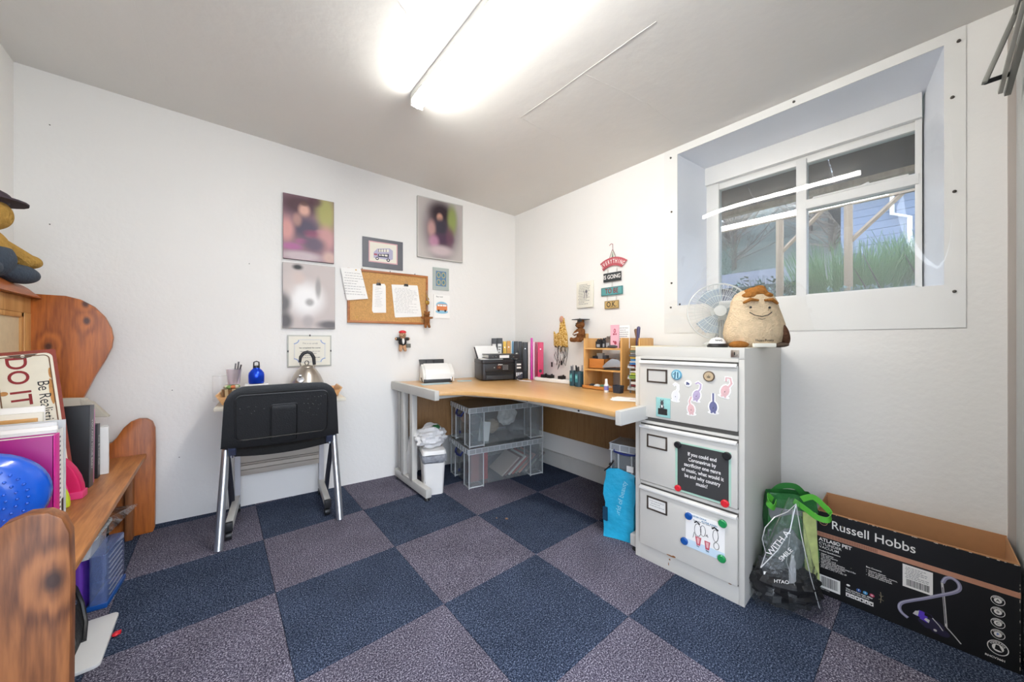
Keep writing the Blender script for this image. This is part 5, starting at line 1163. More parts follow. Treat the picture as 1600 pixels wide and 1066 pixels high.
binder(1115,1158,92,'dca048','orange-yellow folder beside the yellow one', kind='folder')
binder(1160,1172,84,'e8e4da','thin white folder between orange and blue folders', kind='folder')
binder(1174,1190,94,'4a90b8','thin blue folder behind the printer', kind='folder')
binder(1192,1240,95,'303236','black binder next to the thin blue folder', lev=False)
binder(1243,1284,97,'3a3c40','charcoal binder in the middle of the black ones', lev=False)
binder(1289,1350,105,'232528','widest black binder with chrome studs', lev=True)
binder(1352,1376,104,'d8d0cc','thin pale grey folder next to the magenta folder', kind='folder')
binder(1379,1405,58,'c8309a','tall magenta folder in the desk binder row', kind='folder')
binder(1407,1426,102,'e8b8cc','thin pale pink folder between magenta and crimson', kind='folder')
binder(1429,1451,104,'8a1840','narrow crimson folder near the right of the row', kind='folder')
binder(1454,1524,106,'c42858','raspberry lever-arch binder with black finger hole ending the row')
# power strip
ps = T('power_strip', 'white extension socket with black plugs lying on the desk by the wall', 'power strip', (1.285,.615,DZ), -86)
MB().rbox(-.185,.185,-.028,.028,0,.028,.008).build('body', WHITE, ps, bevel=.004)
for k, u in enumerate((-.10,-.04,.07)): MB().box(u-.022,u+.022,-.022,.022,.028,.052).cyl((u,0,.045),(u+.02,.0,.058),.008,.006,8).build('plug', BLACK, ps, bevel=.005)
for u in (.015,.13): MB().box(u-.018,u+.018,-.018,.018,.028,.030).build('socket', mat('socket_grey','d0cecb',.4), ps)
one(MB().tube([(.0,0,.004),(-.03,.10,.004),(.02,.20,.005),(-.01,.28,.004),(.0,.36,.004)], .004, 6), 'power_cable', 'white power cord running from the socket strip along the binder feet', 'cord', WHITE, (1.16,.74,DZ))
# pen cups
TEAL = mat('dark_teal_cup', '23424c', .4)
for i, (x, y, r_) in enumerate(((1.235,.388,.026),(1.225,.328,.029))):
    t = T('pen_holder', ['narrow dark teal pen cup next to the socket strip','wider dark teal pen cup full of pens beside the wooden organiser'][i], 'pen cup', (x, y, DZ), -90)
    mb = MB(); mb.rings([[(q*math.cos(2*math.pi*j/20), q*math.sin(2*math.pi*j/20), z) for j in range(20)] for q, z in ((r_,0),(r_,.105),(r_-.002,.105),(r_-.002,.004))]); mb.build('cup', TEAL, t, smooth=40)
    art(t, 'label', -r_-.0002, [(0, rect(-.012,.012,.03,.085)), (1, rect(-.008,.008,.055,.075))], [mat('teal_label','3f7f86',.5), mat('teal_label_b','7ac0c0',.5)])
    rnd = random.Random(i)
    for k in range(6 if i else 3):
        a = rnd.uniform(0,6.28); q = r_*.5
        MB().cyl((q*math.cos(a),q*math.sin(a),.008),(q*1.5*math.cos(a),q*1.5*math.sin(a),.128+rnd.uniform(0,.022)),.004,.004,8).build('pen', mat('pen_dark','26282c',.4) if k % 2 else mat('pen_grey','8a8c90',.4), t)
# wooden desk organiser
og = T('desk_organiser', 'light wood desk organiser shelf against the right wall', 'shelf unit', (1.225,.290,DZ), -90)
D_ = .20
MB().box(0,.012,0,D_,0,.332).build('side_panel', LIGHTW, og, bevel=.002); MB().box(.284,.296,0,D_,0,.332).build('side_panel', LIGHTW, og, bevel=.002)
MB().box(.384,.394,.04,D_,0,.330).build('side_panel', LIGHTW, og, bevel=.002)
LX = wood('light_wood_x', 'dcae70', 'c8924e', 'X', 30, .4)
MB().box(.012,.284,0,D_,.256,.266).build('shelf_board', LX, og, bevel=.001); MB().box(.012,.284,0,D_,.116,.126).build('shelf_board', LX, og, bevel=.001)
MB().box(.012,.060,D_-.012,D_,.266,.330).build('back_lip', LX, og); MB().box(.296,.384,D_-.012,D_,.24,.332).build('back_lip', LX, og)
MB().box(.012,.10,D_-.008,D_,.006,.116).build('back_panel', LX, og)
MB().box(.012,.284,0,D_,.0,.006).build('shelf_board', LX, og)
def inorg(u, v, z): return (1.225+v, .290-u, DZ+z)
t = T('wooden_box', 'orange-toned wooden drawer box on the organiser middle shelf', 'drawer', inorg(.085,.03,.1265), -90)
MB().box(-.065,.065,.0,.006,0,.068).box(-.065,-.059,0,.13,0,.068).box(.059,.065,0,.13,0,.068).box(-.065,.065,.124,.13,0,.068).box(-.06,.06,0,.13,0,.006).build('box', wood('orange_drawer','c8803c','aa6428','X',22,.4), t, bevel=.001)
for u, v, w_, d_, h_, col, lb in ((.082,.06,.045,.03,.105,'a8a49c','grey block box standing in the wooden drawer'),(.055,.05,.03,.05,.085,'1e1e20','black gadget heaped in the wooden drawer'),(.115,.07,.03,.04,.090,'4a4a50','charcoal gadget beside the grey block box')):
    o = MB().box(-w_/2,w_/2,-d_/2,d_/2,0,h_-.008).build('gadget', mat('gadget_'+col, col, .5), None, bevel=.003); o.location = inorg(u,v+.02,.1345); o.rotation_euler=(0,0,R(-84)); tag(o, lb, 'gadget')
t = T('stapler', 'silver and black stapler lying on the organiser middle shelf', 'stapler', inorg(.205,.045,.1265), -70)
MB().prism([(-.06,.0),(.06,.0),(.06,.012),(-.055,.010)], 'Y', -.016, .016).build('base', BLACK, t, bevel=.003)
MB().prism([(-.065,.012),(.055,.020),(.062,.045),(.03,.068),(-.01,.072),(-.045,.045),(-.068,.020)], 'Y', -.015, .015).build('arm', mat('silver_grey','a4a8ae',.3,metal=.5), t, bevel=.005)
o = crumple('x', BLACK, None, (0,0,0),(.03,.03,.035),14,.3,8); o.name='black_pouch'; o.location=inorg(.255,.09,.163); tag(o,'black pouch at the right end of the organiser middle shelf','pouch')
for u, v, sx, h_, m, lb in ((.095,.05,.022,.062,BLACK,'black camera-like gadget at the left of the organiser top'),(.148,.08,.020,.085,mat('brown_metal','6a5a50',.4),'brown metal trinket stand on the organiser top'),(.12,.07,.014,.070,DARK,'dark little figure between the gadgets on the organiser top')):
    t = T('trinket', lb, 'trinket', inorg(u,v,.2665), -85)
    MB().box(-sx,sx,-.014,.014,0,h_*.72).ball((-sx*.4,0,h_*.78),(sx*.5,.012,.012)).ball((sx*.5,0,h_*.82),(sx*.4,.01,.012)).build('body', m, t, bevel=.004)
    MB().box(-sx*.6,sx*.5,-.0155,-.014,.006,h_*.40).build('plate', mat('trinket_plate','b0b4b8',.3,metal=.3), t)
t = T('pink_card', 'pink greeting card with two red motifs on the organiser top', 'card', inorg(.205,.060,.2667), -93)
MB().box(-.033,.033,0,.0015,0,.150).build('card', mat('pale_pink','e8b4c2',.6), t, smooth=0)
art(t,'motif',-.0001,[(0,ell(0,.112,.009,.014)),(0,ell(-.006,.090,.008,.006)),(0,ell(.010,.09,.005,.006)),(0,ell(-.008,.042,.006,.006)),(0,ell(.006,.034,.010,.012)),(1,ell(.0,.112,.004,.008))],[mat('motif_red','a83a50',.6), PINK])
t = T('handwritten_card', 'white handwritten card standing right of the pink card', 'card', inorg(.262,.075,.2667), -80)
MB().box(-.038,.038,0,.0015,0,.145).build('card', PAPER, t, smooth=0); paperlines(t,-.03,.032,.03,.135,-.0002,GREYINK,8,4,.25)
o = MB().ball((0,0,.010),(.036,.02,.0105)).build('stone', mat('dark_stone','4c4a4c',.7,bump=.4), None); o.location=inorg(.215,.022,.2665); o.rotation_euler=(0,0,R(-90)); tag(o,'flat dark grey stone at the front of the organiser top','stone')
o = MB().box(-.008,.008,-.008,.008,0,.035).ball((0,0,.04),(.009,.009,.009)).build('brown_figure', mat('brown_fig','6a4a38',.5), None, bevel=.002); o.location=inorg(.270,.03,.2665); tag(o,'tiny brown figure at the right end of the organiser top','ornament')
for u, lb, m, a in ((.325,'purple brush handle sticking up at the right of the organiser',mat('purple_handle','4a4468',.4),3),(.350,'brown handle leaning beside the purple one',mat('brown_handle','7a5a40',.5),-14)):
    o = MB().cyl((0,0,0),(0,0,.15),.009,.011,10).ball((0,0,.15),.011,8).build('handle_tool', m, None); o.location=inorg(u,.12,.245 if a > 0 else .235); o.rotation_euler=(R(a),R(4),0); tag(o,lb,'tool')
# tray in front
t = T('small_tray', 'shallow orange wooden tray of bits in front of the organiser', 'tray', (1.175,.262,DZ), -90)
MB().box(0,.245,0,.006,0,.022).box(0,.006,0,.11,0,.022).box(.239,.245,0,.11,0,.022).box(0,.245,.104,.11,0,.022).box(0,.245,0,.11,0,.004).build('tray', wood('tray_orange','cc8a44','b06c30','X',24,.4), t, bevel=.001)
rnd = random.Random(14)
for i, (u, c_l, r_, lb) in enumerate(((.045,'2c3238',(.03,.014,.012),'dark tool lying at the left in the small tray'),(.085,'d8dcdc',(.022,.02,.012),'crumpled white tissue in the small tray'),(.125,'5a8a6a',(.02,.014,.012),'green-and-white packet in the small tray'),(.17,'b8bcb8',(.024,.02,.010),'pale grey packet at the right of the small tray'))):
    o = crumple('tray_item', mat('bit_'+c_l, c_l, .5), None, (0,0,0), r_, 12, .35, i); o.location=(1.225,.262-u,DZ+.0048+r_[2]*1.1); tag(o, lb, 'bits')
t = T('glue_bottle', 'small white glue bottle with purple label in front of the organiser', 'bottle', (1.13,.040,DZ), -90)
MB().lathe([(.013,0),(.014,.004),(.014,.045),(.009,.054),(.008,.058)], n=20).build('body', WHITE, t, smooth=50); MB().cyl((0,0,.058),(0,0,.082),.009,.007,14).build('cap', WHITE, t, bevel=.001)
MB().cyl((0,0,.014),(0,0,.040),.0143,.0143,20).build('label', mat('violet_label','7a78b8',.5), t)
t = T('navy_pot', 'dark navy open pot beside the glue bottle', 'pot', (1.165,-.020,DZ), -90)
mb = MB(); a = rrect(-.028,.028,-.024,.024,.006); mb.rings([[(p[0]*k,p[1]*k,z) for p in a] for k, z in ((.85,0),(1,.045),(.94,.045),(.8,.005))]); mb.build('pot', mat('navy_pot_plastic','2c3442',.5), t)
# letter trays with papers at the end of the desk
lt_ = T('letter_trays', 'stack of grey letter trays between organiser and filing cabinet', 'letter tray', (1.205,-.115,DZ), -90)
for k, z in enumerate((.02,.085,.15)):
    MB().box(-.055,.175,0,.22,z,z+.003).box(-.055,-.052,0,.22,z,z+.022).box(.172,.175,0,.22,z,z+.022).box(-.055,-.01,-.004,0,z,z+.012).build('tray', mat('tray_grey','c0c4c8',.35), lt_)
for sx in (-.053,.173): MB().box(sx-.003,sx+.003,.02,.03,0,.152).box(sx-.003,sx+.003,.19,.20,0,.152).build('riser', mat('tray_grey_b','a8acb0',.35), lt_)
rnd = random.Random(4)
items = [(.024,.014,'c8c6c0','grey-white papers in the lowest letter tray'),(.042,.010,'7a2c34','dark red wallet in the lowest letter tray'),(.055,.016,'e8e6e2','white paper stack in the lowest letter tray'),
 (.089,.018,'7a9a3c','green folder in the middle letter tray'),(.110,.012,'b8c050','yellow-green wallet in the middle letter tray'),(.126,.008,'e4e4e0','white envelopes in the middle letter tray'),
 (.154,.016,'b82c34','red folder in the top letter tray'),(.172,.012,'2f6aa8','blue folder in the top letter tray'),(.186,.006,'e8e8ea','thin white papers over the blue folder'),(.194,.012,'4a86b8','light blue folder in the top letter tray'),(.208,.010,'d8b860','buff yellow folder high on the letter tray pile'),(.220,.012,'5a6068','slate folder near the top of the letter tray pile'),(.234,.010,'c8ccc8','pale papers near the top of the letter tray pile'),(.246,.010,'5a6a5c','dark green folder near the top of the pile'),(.258,.014,'c8a878','tan card tray liner near the top of the pile'),(.274,.010,'e8d8a8','cream envelope pack on top of the letter tray pile')]
for i, (z, h_, c_l, lb) in enumerate(items):
    a = rnd.uniform(-5,5); o = MB().box(-.042,.15,.008,.20,0,h_-.001).build('paper_stack', mat('stack_'+c_l, c_l, .6), None, bevel=.001)
    o.location = (1.205-rnd.uniform(.0,.02), -.118, DZ+z); o.rotation_euler = (0, 0, R(-90+a)); tag(o, lb, 'papers', 'papers in the letter trays')
t = T('loose_papers', 'white drawing sheets lying on the desk corner by the cabinet', 'papers', (.99,-.205,DZ), -68)
for k, (a, b_) in enumerate(((0,0),(14,.001),(-9,.002))):
    o = MB().box(-.09,.105,-.055,.06,b_,b_+.0008).build('sheet', PAPER, t, smooth=0); o.rotation_euler=(0,0,R(a))
art(t, 'red_scribble', 0, [], [RED]) if False else None
mb = MB(); mb.tube([(0,0,.0032),(.03,.02,.0032),(.06,.0,.0032),(.09,.02,.0032)], .0008, 3); mb.build('red_line', RED, t)
# ================================================================== PINE PEW along the left wall
pw = T('pine_pew', 'orange pine pew with scrolled ends and panelled back along the left wall', 'pew', (0,0,0))
prof = [(-1.425,.0),(-.952,.0),(-.945,.02),(-.942,.45),(-.944,.56),(-.955,.596),(-.975,.614),(-1.005,.618),(-1.035,.606),(-1.06,.578),(-1.082,.535),(-1.10,.508),(-1.125,.50),(-1.16,.53),(-1.19,.60),(-1.205,.68),(-1.197,.745),(-1.160,.85),(-1.122,.94),(-1.102,1.0),(-1.097,1.05),(-1.104,1.10),(-1.125,1.155),(-1.16,1.205),(-1.205,1.238),(-1.25,1.252),(-1.36,1.254),(-1.425,1.256)]
MB().prism(prof, 'Y', 1.472, 1.507).build('end_panel', PINE, pw, bevel=.004)
MB().prism([(x+ .0, z*1.045) for x, z in prof], 'Y', .052, .094).build('end_panel', PINEW, pw, bevel=.006)
MB().box(-1.40,-.976,.094,1.472,.405,.430).build('seat', PINEY, pw, bevel=.005)
MB().box(-1.05,-1.02,1.425,1.472,0.0,.405).build('cleat', wood('cleat_pine','a0663a','6a3a1c','Z',20,.5), pw, bevel=.006)
MB().box(-1.30,-1.27,1.40,1.472,0.0,.405).build('cleat', _M['cleat_pine'], pw, bevel=.006)
PB_ = 'pale'
MB().box(-1.372,-1.352,.094,1.472,1.160,1.232).build('back_rail', PALEP, pw, bevel=.003)
MB().box(-1.372,-1.352,.094,1.472,.43,.52).build('back_rail', PALEP, pw, bevel=.003)
MB().box(-1.372,-1.352,.094,1.472,.90,.94).build('back_rail', PALEP, pw, bevel=.003)
for y in (1.402,.95,.50,.094): MB().box(-1.371,-1.351,y,y+.070,.52,1.160).build('back_stile', PALEP, pw, bevel=.003)
PANELW = mat('aged_panel', 'd6c19c', .6, vary=.12, vscale=30)
for y0_, y1_ in ((1.02,1.402),(.57,.95),(.164,.50)):
    for z0_, z1_ in ((.94,1.16),(.52,.90)):
        MB().box(-1.366,-1.362,y0_,y1_,z0_,z1_).build('panel', PANELW, pw)
        for (a,b,c,d) in ((y0_,y1_,z1_-.022,z1_),(y0_,y1_,z0_,z0_+.022),(y0_,y0_+.022,z0_,z1_),(y1_-.022,y1_,z0_,z1_)):
            MB().box(-1.363,-1.354,a,b,c,d).build('moulding', PALEP, pw, bevel=.003)
mb = MB(); n = 10
mb.rings([[(-1.365+.045*math.cos(R(a)), y, 1.236+h_*math.sin(R(a))) for a in range(0,181,20)] + [(-1.41,y,1.232),(-1.32,y,1.232)] for y, h_ in ((.094,.012),(.2,.055),(1.22,.055),(1.36,.045),(1.44,.020),(1.47,.006))]); mb.build('cap_rail', wood('cap_pine','b0622c','8a441c','Y',20,.4), pw, smooth=50)
# bear half out of frame
b = T('dungaree_bear', 'golden teddy bear in dark denim clothes on the pew top at the left edge', 'soft toy', (-1.365,1.10,1.290), 80)
GF = fuzz('golden_plush','b08a48')
MB().ball((0,0,.085),(.075,.06,.095)).ball((0,0,.235),(.07,.065,.065)).ball((-.055,0,.29),(.028,.014,.028)).ball((.055,0,.29),(.028,.014,.028)).build('body', GF, b)
remesh(b.children[0],.005)
MB().tube([(.06,.0,.13),(.12,-.01,.105),(.165,-.02,.082)], [.03,.034,.038],10).ball((.185,-.02,.085),(.050,.040,.030)).build('arm', GF, b)
MB().tube([(-.06,.0,.13),(-.12,-.01,.10),(-.16,-.02,.075)], [.03,.034,.038],10).build('arm', GF, b)
mb = MB(); mb.ball((0,0,.065),(.085,.07,.075)).ball((.11,-.03,.02),(.085,.05,.040)).ball((-.10,-.03,.02),(.08,.05,.038)); remesh(mb.build('dungarees', mat('dark_denim','3a4450',.85,vary=.25,vscale=60,bump=.5,bscale=120), b),.005)
MB().cyl((0,0,.285),(0,0,.292),.10,.10,20).ball((0,0,.30),(.065,.06,.035)).build('hat', mat('dark_plum','3c3038',.8), b)
SZ = .4306
# ---- things on the seat (near to far)
t = T('balance_cushion', 'shiny blue knobbly balance cushion standing at the near end of the pew', 'cushion', (-1.212,.50,SZ+.141), 14)
BLR = mat('glossy_blue_rubber','1558c8',.22,coat=.4,vary=.1)
mb = MB(); mb.rings([[(r_*math.cos(2*math.pi*j/40), y, r_*math.sin(2*math.pi*j/40)) for j in range(40)] for r_, y in ((.01,-.048),(.06,-.046),(.105,-.036),(.130,-.020),(.140,0),(.130,.020),(.105,.036),(.06,.046),(.01,.048))]); mb.build('disc', BLR, t, smooth=80)
mb = MB()
for ring in range(1,6):
    rr = ring*.019
    for k in range(ring*6):
        a = 2*math.pi*k/(ring*6); y = -.048+.010*(rr/.1)**2
        mb.ball((rr*math.cos(a), y, rr*math.sin(a)), (.0042,.006,.0042), 6)
tag(mb.build('knobs', BLR, t), kind='stuff')
def book(name, label, cat, xr, y0_, th, dep, h, col, spine=None, spinecol=None, lean=0, rz=0, rough=.4, pages=True, title=None, tsize=.03, tm=None, z0=SZ):
    """standing book: spine faces +x (the room), cover faces -y (the camera)"""
    t = T(name, label, cat, (xr, y0_, z0), rz); t.rotation_euler[0] = R(lean); m = mat('cover_'+col, col, rough)
    MB().box(-dep,0,0,.002,0,h).box(-dep,0,th-.002,th,0,h).build('cover', m, t, bevel=.0006)
    sm = mat('cover_'+(spinecol or col), spinecol or col, rough)
    MB().box(-.003,.0012,0,th,0,h).build('spine', sm, t, bevel=.0006)
    MB().box(-dep+.003,-.003,.003,th-.003,.004,h-.004).build('pages', PAPER, t)
    if title: txt(title, tsize, tm or WTEXT, t, .0016, th/2, h*.52, ang=0, name='spine_title', face=Matrix(((0,0,1,0),(0,1,0,0),(-1,0,0,0),(0,0,0,1))) @ Rz(0))
    return t
mg = book('magenta_binder','magenta ring binder standing behind the blue cushion','binder',-1.092,.610,.050,.200,.292,'a01478',spinecol='e0149a')
t = T('paper_wallets', 'bundle of white documents in clear sleeves beside the magenta binder', 'papers', (-1.096,.668,SZ), 0)
for k in range(4):
    MB().box(-.21,.0-.004*k,.0+.014*k,.010+.014*k,0,.285+.012*k).build('document', PAPER if k % 2 == 0 else mat('pale_doc','dcdcdc',.5), t, bevel=.001)
MB().box(-.0,.0006,.0,.05,.0,.30).build('side_sheet', PAPER, t)
art_ = MB(); 
for k in range(16): art_.box(.0007,.0012,.010+.002*(k%3),.022,.03+.016*k,.036+.016*k)
art_.build('printed_text', GREYINK, t); MB().box(.0007,.0014,.030,.048,.0,.055).build('black_label', BLACK, t)
t = T('clear_sleeves', 'stack of clear plastic sleeves taller than the white documents', 'sleeves', (-1.098,.728,SZ), 0)
for k in range(5): MB().box(-.22,.006-.003*k,.0+.006*k,.0012+.006*k,0,.325-.004*k).build('sleeve', CLEARR, t, smooth=0)
t = T('white_boards', 'thick pale boards with a wooden edge strip behind the document bundle', 'board', (-1.150,.762,SZ), 0)
MB().box(-.25,.0,.0,.012,0,.352).build('board', PAPER2, t, bevel=.002); MB().box(-.25,.0,.016,.028,0,.372).build('board', PAPER, t, bevel=.002)
MB().box(-.25,-.01,-.010,.0,.318,.334).build('wooden_edge', PALEX, t, bevel=.001)
# tin sign
t = T('tin_sign', 'rusty cream tin sign with red lettering turned on its side', 'sign', (-1.172,.870,SZ), 0); t.rotation_euler = (R(-7), R(-6), R(6))
SW, SH = .152, .57
TIN = mat('cream_enamel','e6e0cc',.35,vary=.06,vscale=30); RB = mat('rust_border','8a3a2a',.6,vary=.35,vscale=60)
MB().prism(rrect(-SW/2,SW/2,.0,SH,.006,3), 'Y', 0, .002).build('plate', RB, t)
MB().prism(rrect(-SW/2+.009,SW/2-.009,.012,SH-.012,.018,5), 'Y', -.0012, .0).build('enamel', TIN, t)
for k, m_ in ((.012,RB),(.0155,TIN)):
    pass
MB().tube([(p[0],-.0022,p[1]) for p in rrect(-SW/2+.017,SW/2-.017,.020,SH-.020,.014,5)], .0016, 5, closed=True).build('raised_border', mat('brown_line','7a5a40',.5,vary=.4,vscale=80), t)
MB().prism([(-.035,SH-.013),(.035,SH-.013),(.018,SH-.024),(0,SH-.028),(-.018,SH-.024)], 'Y', -.0020, -.0010).build('corner_motif', mat('motif_dark','5a4a40',.5), t)
MB().cyl((0,-.003,SH-.019),(0,-.0015,SH-.019),.005,.005,12).build('eyelet', PAPER2, t)
txt('DO IT LATER', .066, DKRED, t, -.018, -.0016, SH-.215, ang=-90, sx=1.0, bold=.012, sp=1.02); txt('Be Realistic', .040, INK, t, .036, -.0016, SH-.20, ang=-90, sx=.9)
art(t, 'rust_stain', -.0014, [(0, ell(.054,SH-.16,.006,.05)),(0, ell(-.052,SH-.15,.010,.008)),(0, ell(.056,SH-.09,.004,.02))], [mat('rust_stain','c08a50',.8,vary=.4,vscale=90)])
# yellow and pink curved pouches
def fanshape(name, label, xr, y0_, wd, hh, th, m, m2=None, tri=False, rz=0):
    t = T(name, label, 'pouch', (xr, y0_, SZ), rz)
    arcp = [(0,0)] + [(-wd+wd*math.cos(R(a))*1.0, .012+hh*math.sin(R(a))) for a in range(0,91,10)] + [(-wd,0)]
    MB().prism(arcp, 'Y', 0, th).build('body', m, t, bevel=.006)
    if m2:
        MB().prism([(.003,0),(.003,.028),(-wd,.020),(-wd,0)], 'Y', -.003, th+.003).build('clear_base', m2, t, bevel=.003)
        sp_ = [(-wd+wd*.80*math.cos(R(a)), .014+hh*.82*math.sin(R(a))) for a in range(0,91,10)]
        MB().tube([(x,-.001,z) for x, z in sp_], .0015, 5).build('piping', mat('hot_pink_pipe','f0609c',.4), t)
    if tri: MB().prism([(-wd*.93,hh*.72),(-wd*.42,hh*.74),(-wd*.40,hh*.30),(-wd*.70,hh*.60)], 'Y', -.0012, 0).build('white_triangle', PAPER, t)
    return t
fanshape('yellow_pouch','lime yellow curved pouch behind the clear sleeves',-1.092,.765,.10,.125,.022,mat('lime_yellow','c8d62a',.4))
fanshape('pink_pouch','hot pink curved pouch with white triangle in front of the black book',-1.080,.850,.165,.200,.042,mat('hot_pink','d0145c',.4),mat('pink_rim','e0407c',.3),True,-6)
book('black_book','large black book with grey spine leaning behind the pink pouch','book',-1.086,.985,.040,.190,.335,'1c1c1e',spinecol='58585c',lean=-2,rz=-4,title='YOU AND YOUR BABY',tsize=.020)
art(bpy.data.objects['black_book'],'cover_motif',-.0003,[(0,ell(-.085,.17,.010,.010,7))],[mat('pale_motif','9a9a96',.6,vary=.6,vscale=200)])
book('pink_book','slim pink book squeezed between two black books','book',-1.090,1.040,.026,.180,.310,'d884b8',lean=-2,rz=-4)
book('small_black_book','smaller black book with white spine title next to the envelopes','book',-1.086,1.110,.034,.170,.236,'1e1e20',spinecol='343438',rz=-2,title='You & Your Cat',tsize=.020)
t = T('envelopes', 'bundle of white envelopes at the far end of the pew books', 'papers', (-1.062,1.165,SZ), 0)
for k in range(5): MB().box(-.17,-.004*k+.002*(k%2),.016*k,.012+.016*k,0,.212-.008*(k%3)).build('envelope', mat('env_%d' % (k%2), ('e4e2de','d4d2ce')[k%2], .6), t, bevel=.002)
t = T('grey_paper_bag', 'crumpled grey-beige paper bag standing tall behind the black books', 'bag', (-1.16,1.285,SZ), 0)
MB().hexa([(-.11,-.02,0),(.07,-.02,0),(.07,.05,0),(-.11,.05,0)], [(-.13,.01,.345),(.01,.00,.335),(.01,.05,.335),(-.13,.05,.345)]).build('bag', mat('grey_kraft','bcb6a8',.7,vary=.1,bump=.5,bscale=14), t, bevel=.01)
MB().hexa([(.00,-.01,.25),(.080,-.01,.24),(.080,.04,.24),(.00,.04,.25)], [(-.01,.0,.335),(.028,.0,.315),(.028,.04,.315),(-.01,.04,.335)]).build('folded_corner', mat('grey_kraft_b','b0aa9c',.7,bump=.4,bscale=14), t, bevel=.004)
# ---- things under the pew
t = T('storage_case', 'black fabric-covered case under the far end of the pew', 'case', (-1.075,1.135,.001), 4)
MB().rbox(-.27,0,0,.235,0,.375,.02).build('body', mat('black_fabric','141416',.95,spec=.1,vary=.3,vscale=100,bump=.4,bscale=200), t, bevel=.01)
MB().box(.0,.004,.02,.05,.05,.33).build('corner_strip', BLACK, t, bevel=.001)
t = T('organiser_case', 'upright clear organiser case with blue base and purple contents', 'case', (-1.012,.82,.001), -6)
MB().rbox(-.048,0,0,.20,.0,.205,.012).build('shell', clear('organiser_blue','c8d4f0',gloss=.06,rough=.1,milk=.3,milkcol='9ab0e0'), t, bevel=.004)
for k in range(8): MB().box(-.004,.0005,.03,.17,.03+.021*k,.034+.021*k).build('divider', CLEARR, t)
MB().box(-.052,.003,-.004,.204,0,.018).build('blue_base', BLUE, t, bevel=.003)
t = T('purple_box', 'purple plastic box behind the clear organiser case', 'box', (-1.075,.83,.001), -6)
MB().rbox(-.16,0,0,.22,0,.20,.01).build('body', mat('purple_plastic','6a3aa8',.35), t, bevel=.005)
t = T('clear_tub', 'clear plastic tub resting on the purple box under the pew', 'tub', (-1.045,.80,.205), -4)
mb = MB(); a0 = rrect(-.20,0,0,.20,.015); mb.rings([[(p[0]*k-.1*(1-k),p[1]*k+.1*(1-k),z) for p in a0] for k, z in ((.90,0),(1,.075))], cap=False); mb.build('wall', CLEARR, t, smooth=30)
MB().box(-.19,-.01,.01,.19,.002,.006).build('base', CLEARR, t)
for z in (.070,.078): MB().tube([(p[0],p[1],z) for p in rrect(-.206,.006,-.006,.206,.016)], .003, 6, closed=True).build('rim', CLEARR, t)
MB().box(-.16,-.03,.02,.16,.008,.05).build('contents', mat('lilac_contents','b8b0d0',.6), t, bevel=.01)
t = T('clear_wrap', 'shiny clear plastic wrap spilling over the tub under the pew', 'wrap', (-1.0,.90,.300), 0)
mb = MB(); mb.hexa([(-.16,-.13,-.012),(.0,-.10,-.008),(.045,.15,.0),(-.14,.12,.0)], [(-.15,-.10,.030),(-.03,-.06,.030),(.040,.15,.006),(-.14,.12,.02)]); mb.build('sheet', BAGC, t, bevel=.01)
t = T('small_clear_drawers', 'little stack of clear lidded tubs under the pew seat', 'tub', (-1.06,1.02,.001), 0)
for k in range(3): MB().rbox(-.11+.004*k,.0-.004*k,0,.09,.27+.028*k,.294+.028*k,.012).build('tub', CLEARR, t, bevel=.003)
MB().box(-.11,0,0,.09,0,.268).build('stand', mat('lilac_box','9a94b0',.5), t)
t = T('instrument_case', 'open black padded zip case leaning under the near end of the pew', 'case', (-1.030,.40,.016), 0)
mb = MB(); P = [(.0,0),(.21,.0),(.27,.03),(.30,.09),(.30,.15),(.275,.195),(.22,.215),(.0,.20)]
t.rotation_euler = (0, R(-14), 0)
mb.prism(P, 'X', -.09, -.0).build('case_body', mat('black_nylon','161616',.55,vary=.3,vscale=60,bump=.5,bscale=80), t, bevel=.014, seg=3)
MB().tube([(.001,p[0],p[1]) for p in P[1:]], .007, 8).build('padded_edge', BLACK, t)
MB().prism([(.02,.02),(.16,.03),(.20,.17),(.02,.175)], 'X', -.002, .003).build('grey_pocket', mat('mid_grey_cloth','6e7070',.8), t, bevel=.002)
MB().box(.003,.010,.235,.245,.120,.165).build('zip_pull', CHROME, t, bevel=.002)
o = MB().prism(rrect(-.19,0,0,.285,.018,5), 'Z', 0, .012).build('melamine_board', mat('white_melamine','d8d6d2',.35), None, bevel=.003); o.location=(-.966,.455,.001); tag(o,'white rounded panel lying flat on the carpet under the pew','panel')
o = MB().ball((0,0,.006),(.010,.012,.006)).box(-.004,.012,.0,.014,.0,.008).build('bottle_top', RED, None); o.location=(-.962,.57,.0135); tag(o,'tiny red plastic cap at the edge of the white panel','cap'); o.location=(-.955,.60,.001)

# ================================================================== VACUUM CLEANER BOX
vb = T('cardboard_box', 'long open black-printed cardboard vacuum cleaner box against the right wall', 'box', (1.209,-.928,.001), -88.7)
CB = mat('brown_card','b3835a',.85,vary=.08,vscale=40); PBK = mat('printed_black','101012',.45,vary=.2,vscale=30); COP = mat('copper_print','c08a70',.45,vary=.12,vscale=120)
L_, W_b, H_b, th = .477, .235, .339, .0035
def wallpanel(x0,x1,y0,y1,nm='side_panel',zt=H_b):
    return MB().box(x0,x1,y0,y1,0,zt).build(nm, CB, vb, bevel=.001)
wallpanel(0,L_,0,th,'front_panel'); wallpanel(0,L_,W_b-th,W_b,'back_panel',H_b+.004); wallpanel(0,th,th,W_b-th); wallpanel(L_-th,L_,th,W_b-th); MB().box(0,L_,0,W_b,0,.004).build('base', CB, vb)
MB().box(-.0006,L_+.0006,-.0010,0,0,H_b-.004).box(-.0010,0,0,W_b,0,H_b-.004).box(L_,L_+.001,0,W_b,0,H_b-.004).build('black_print', PBK, vb, smooth=0)
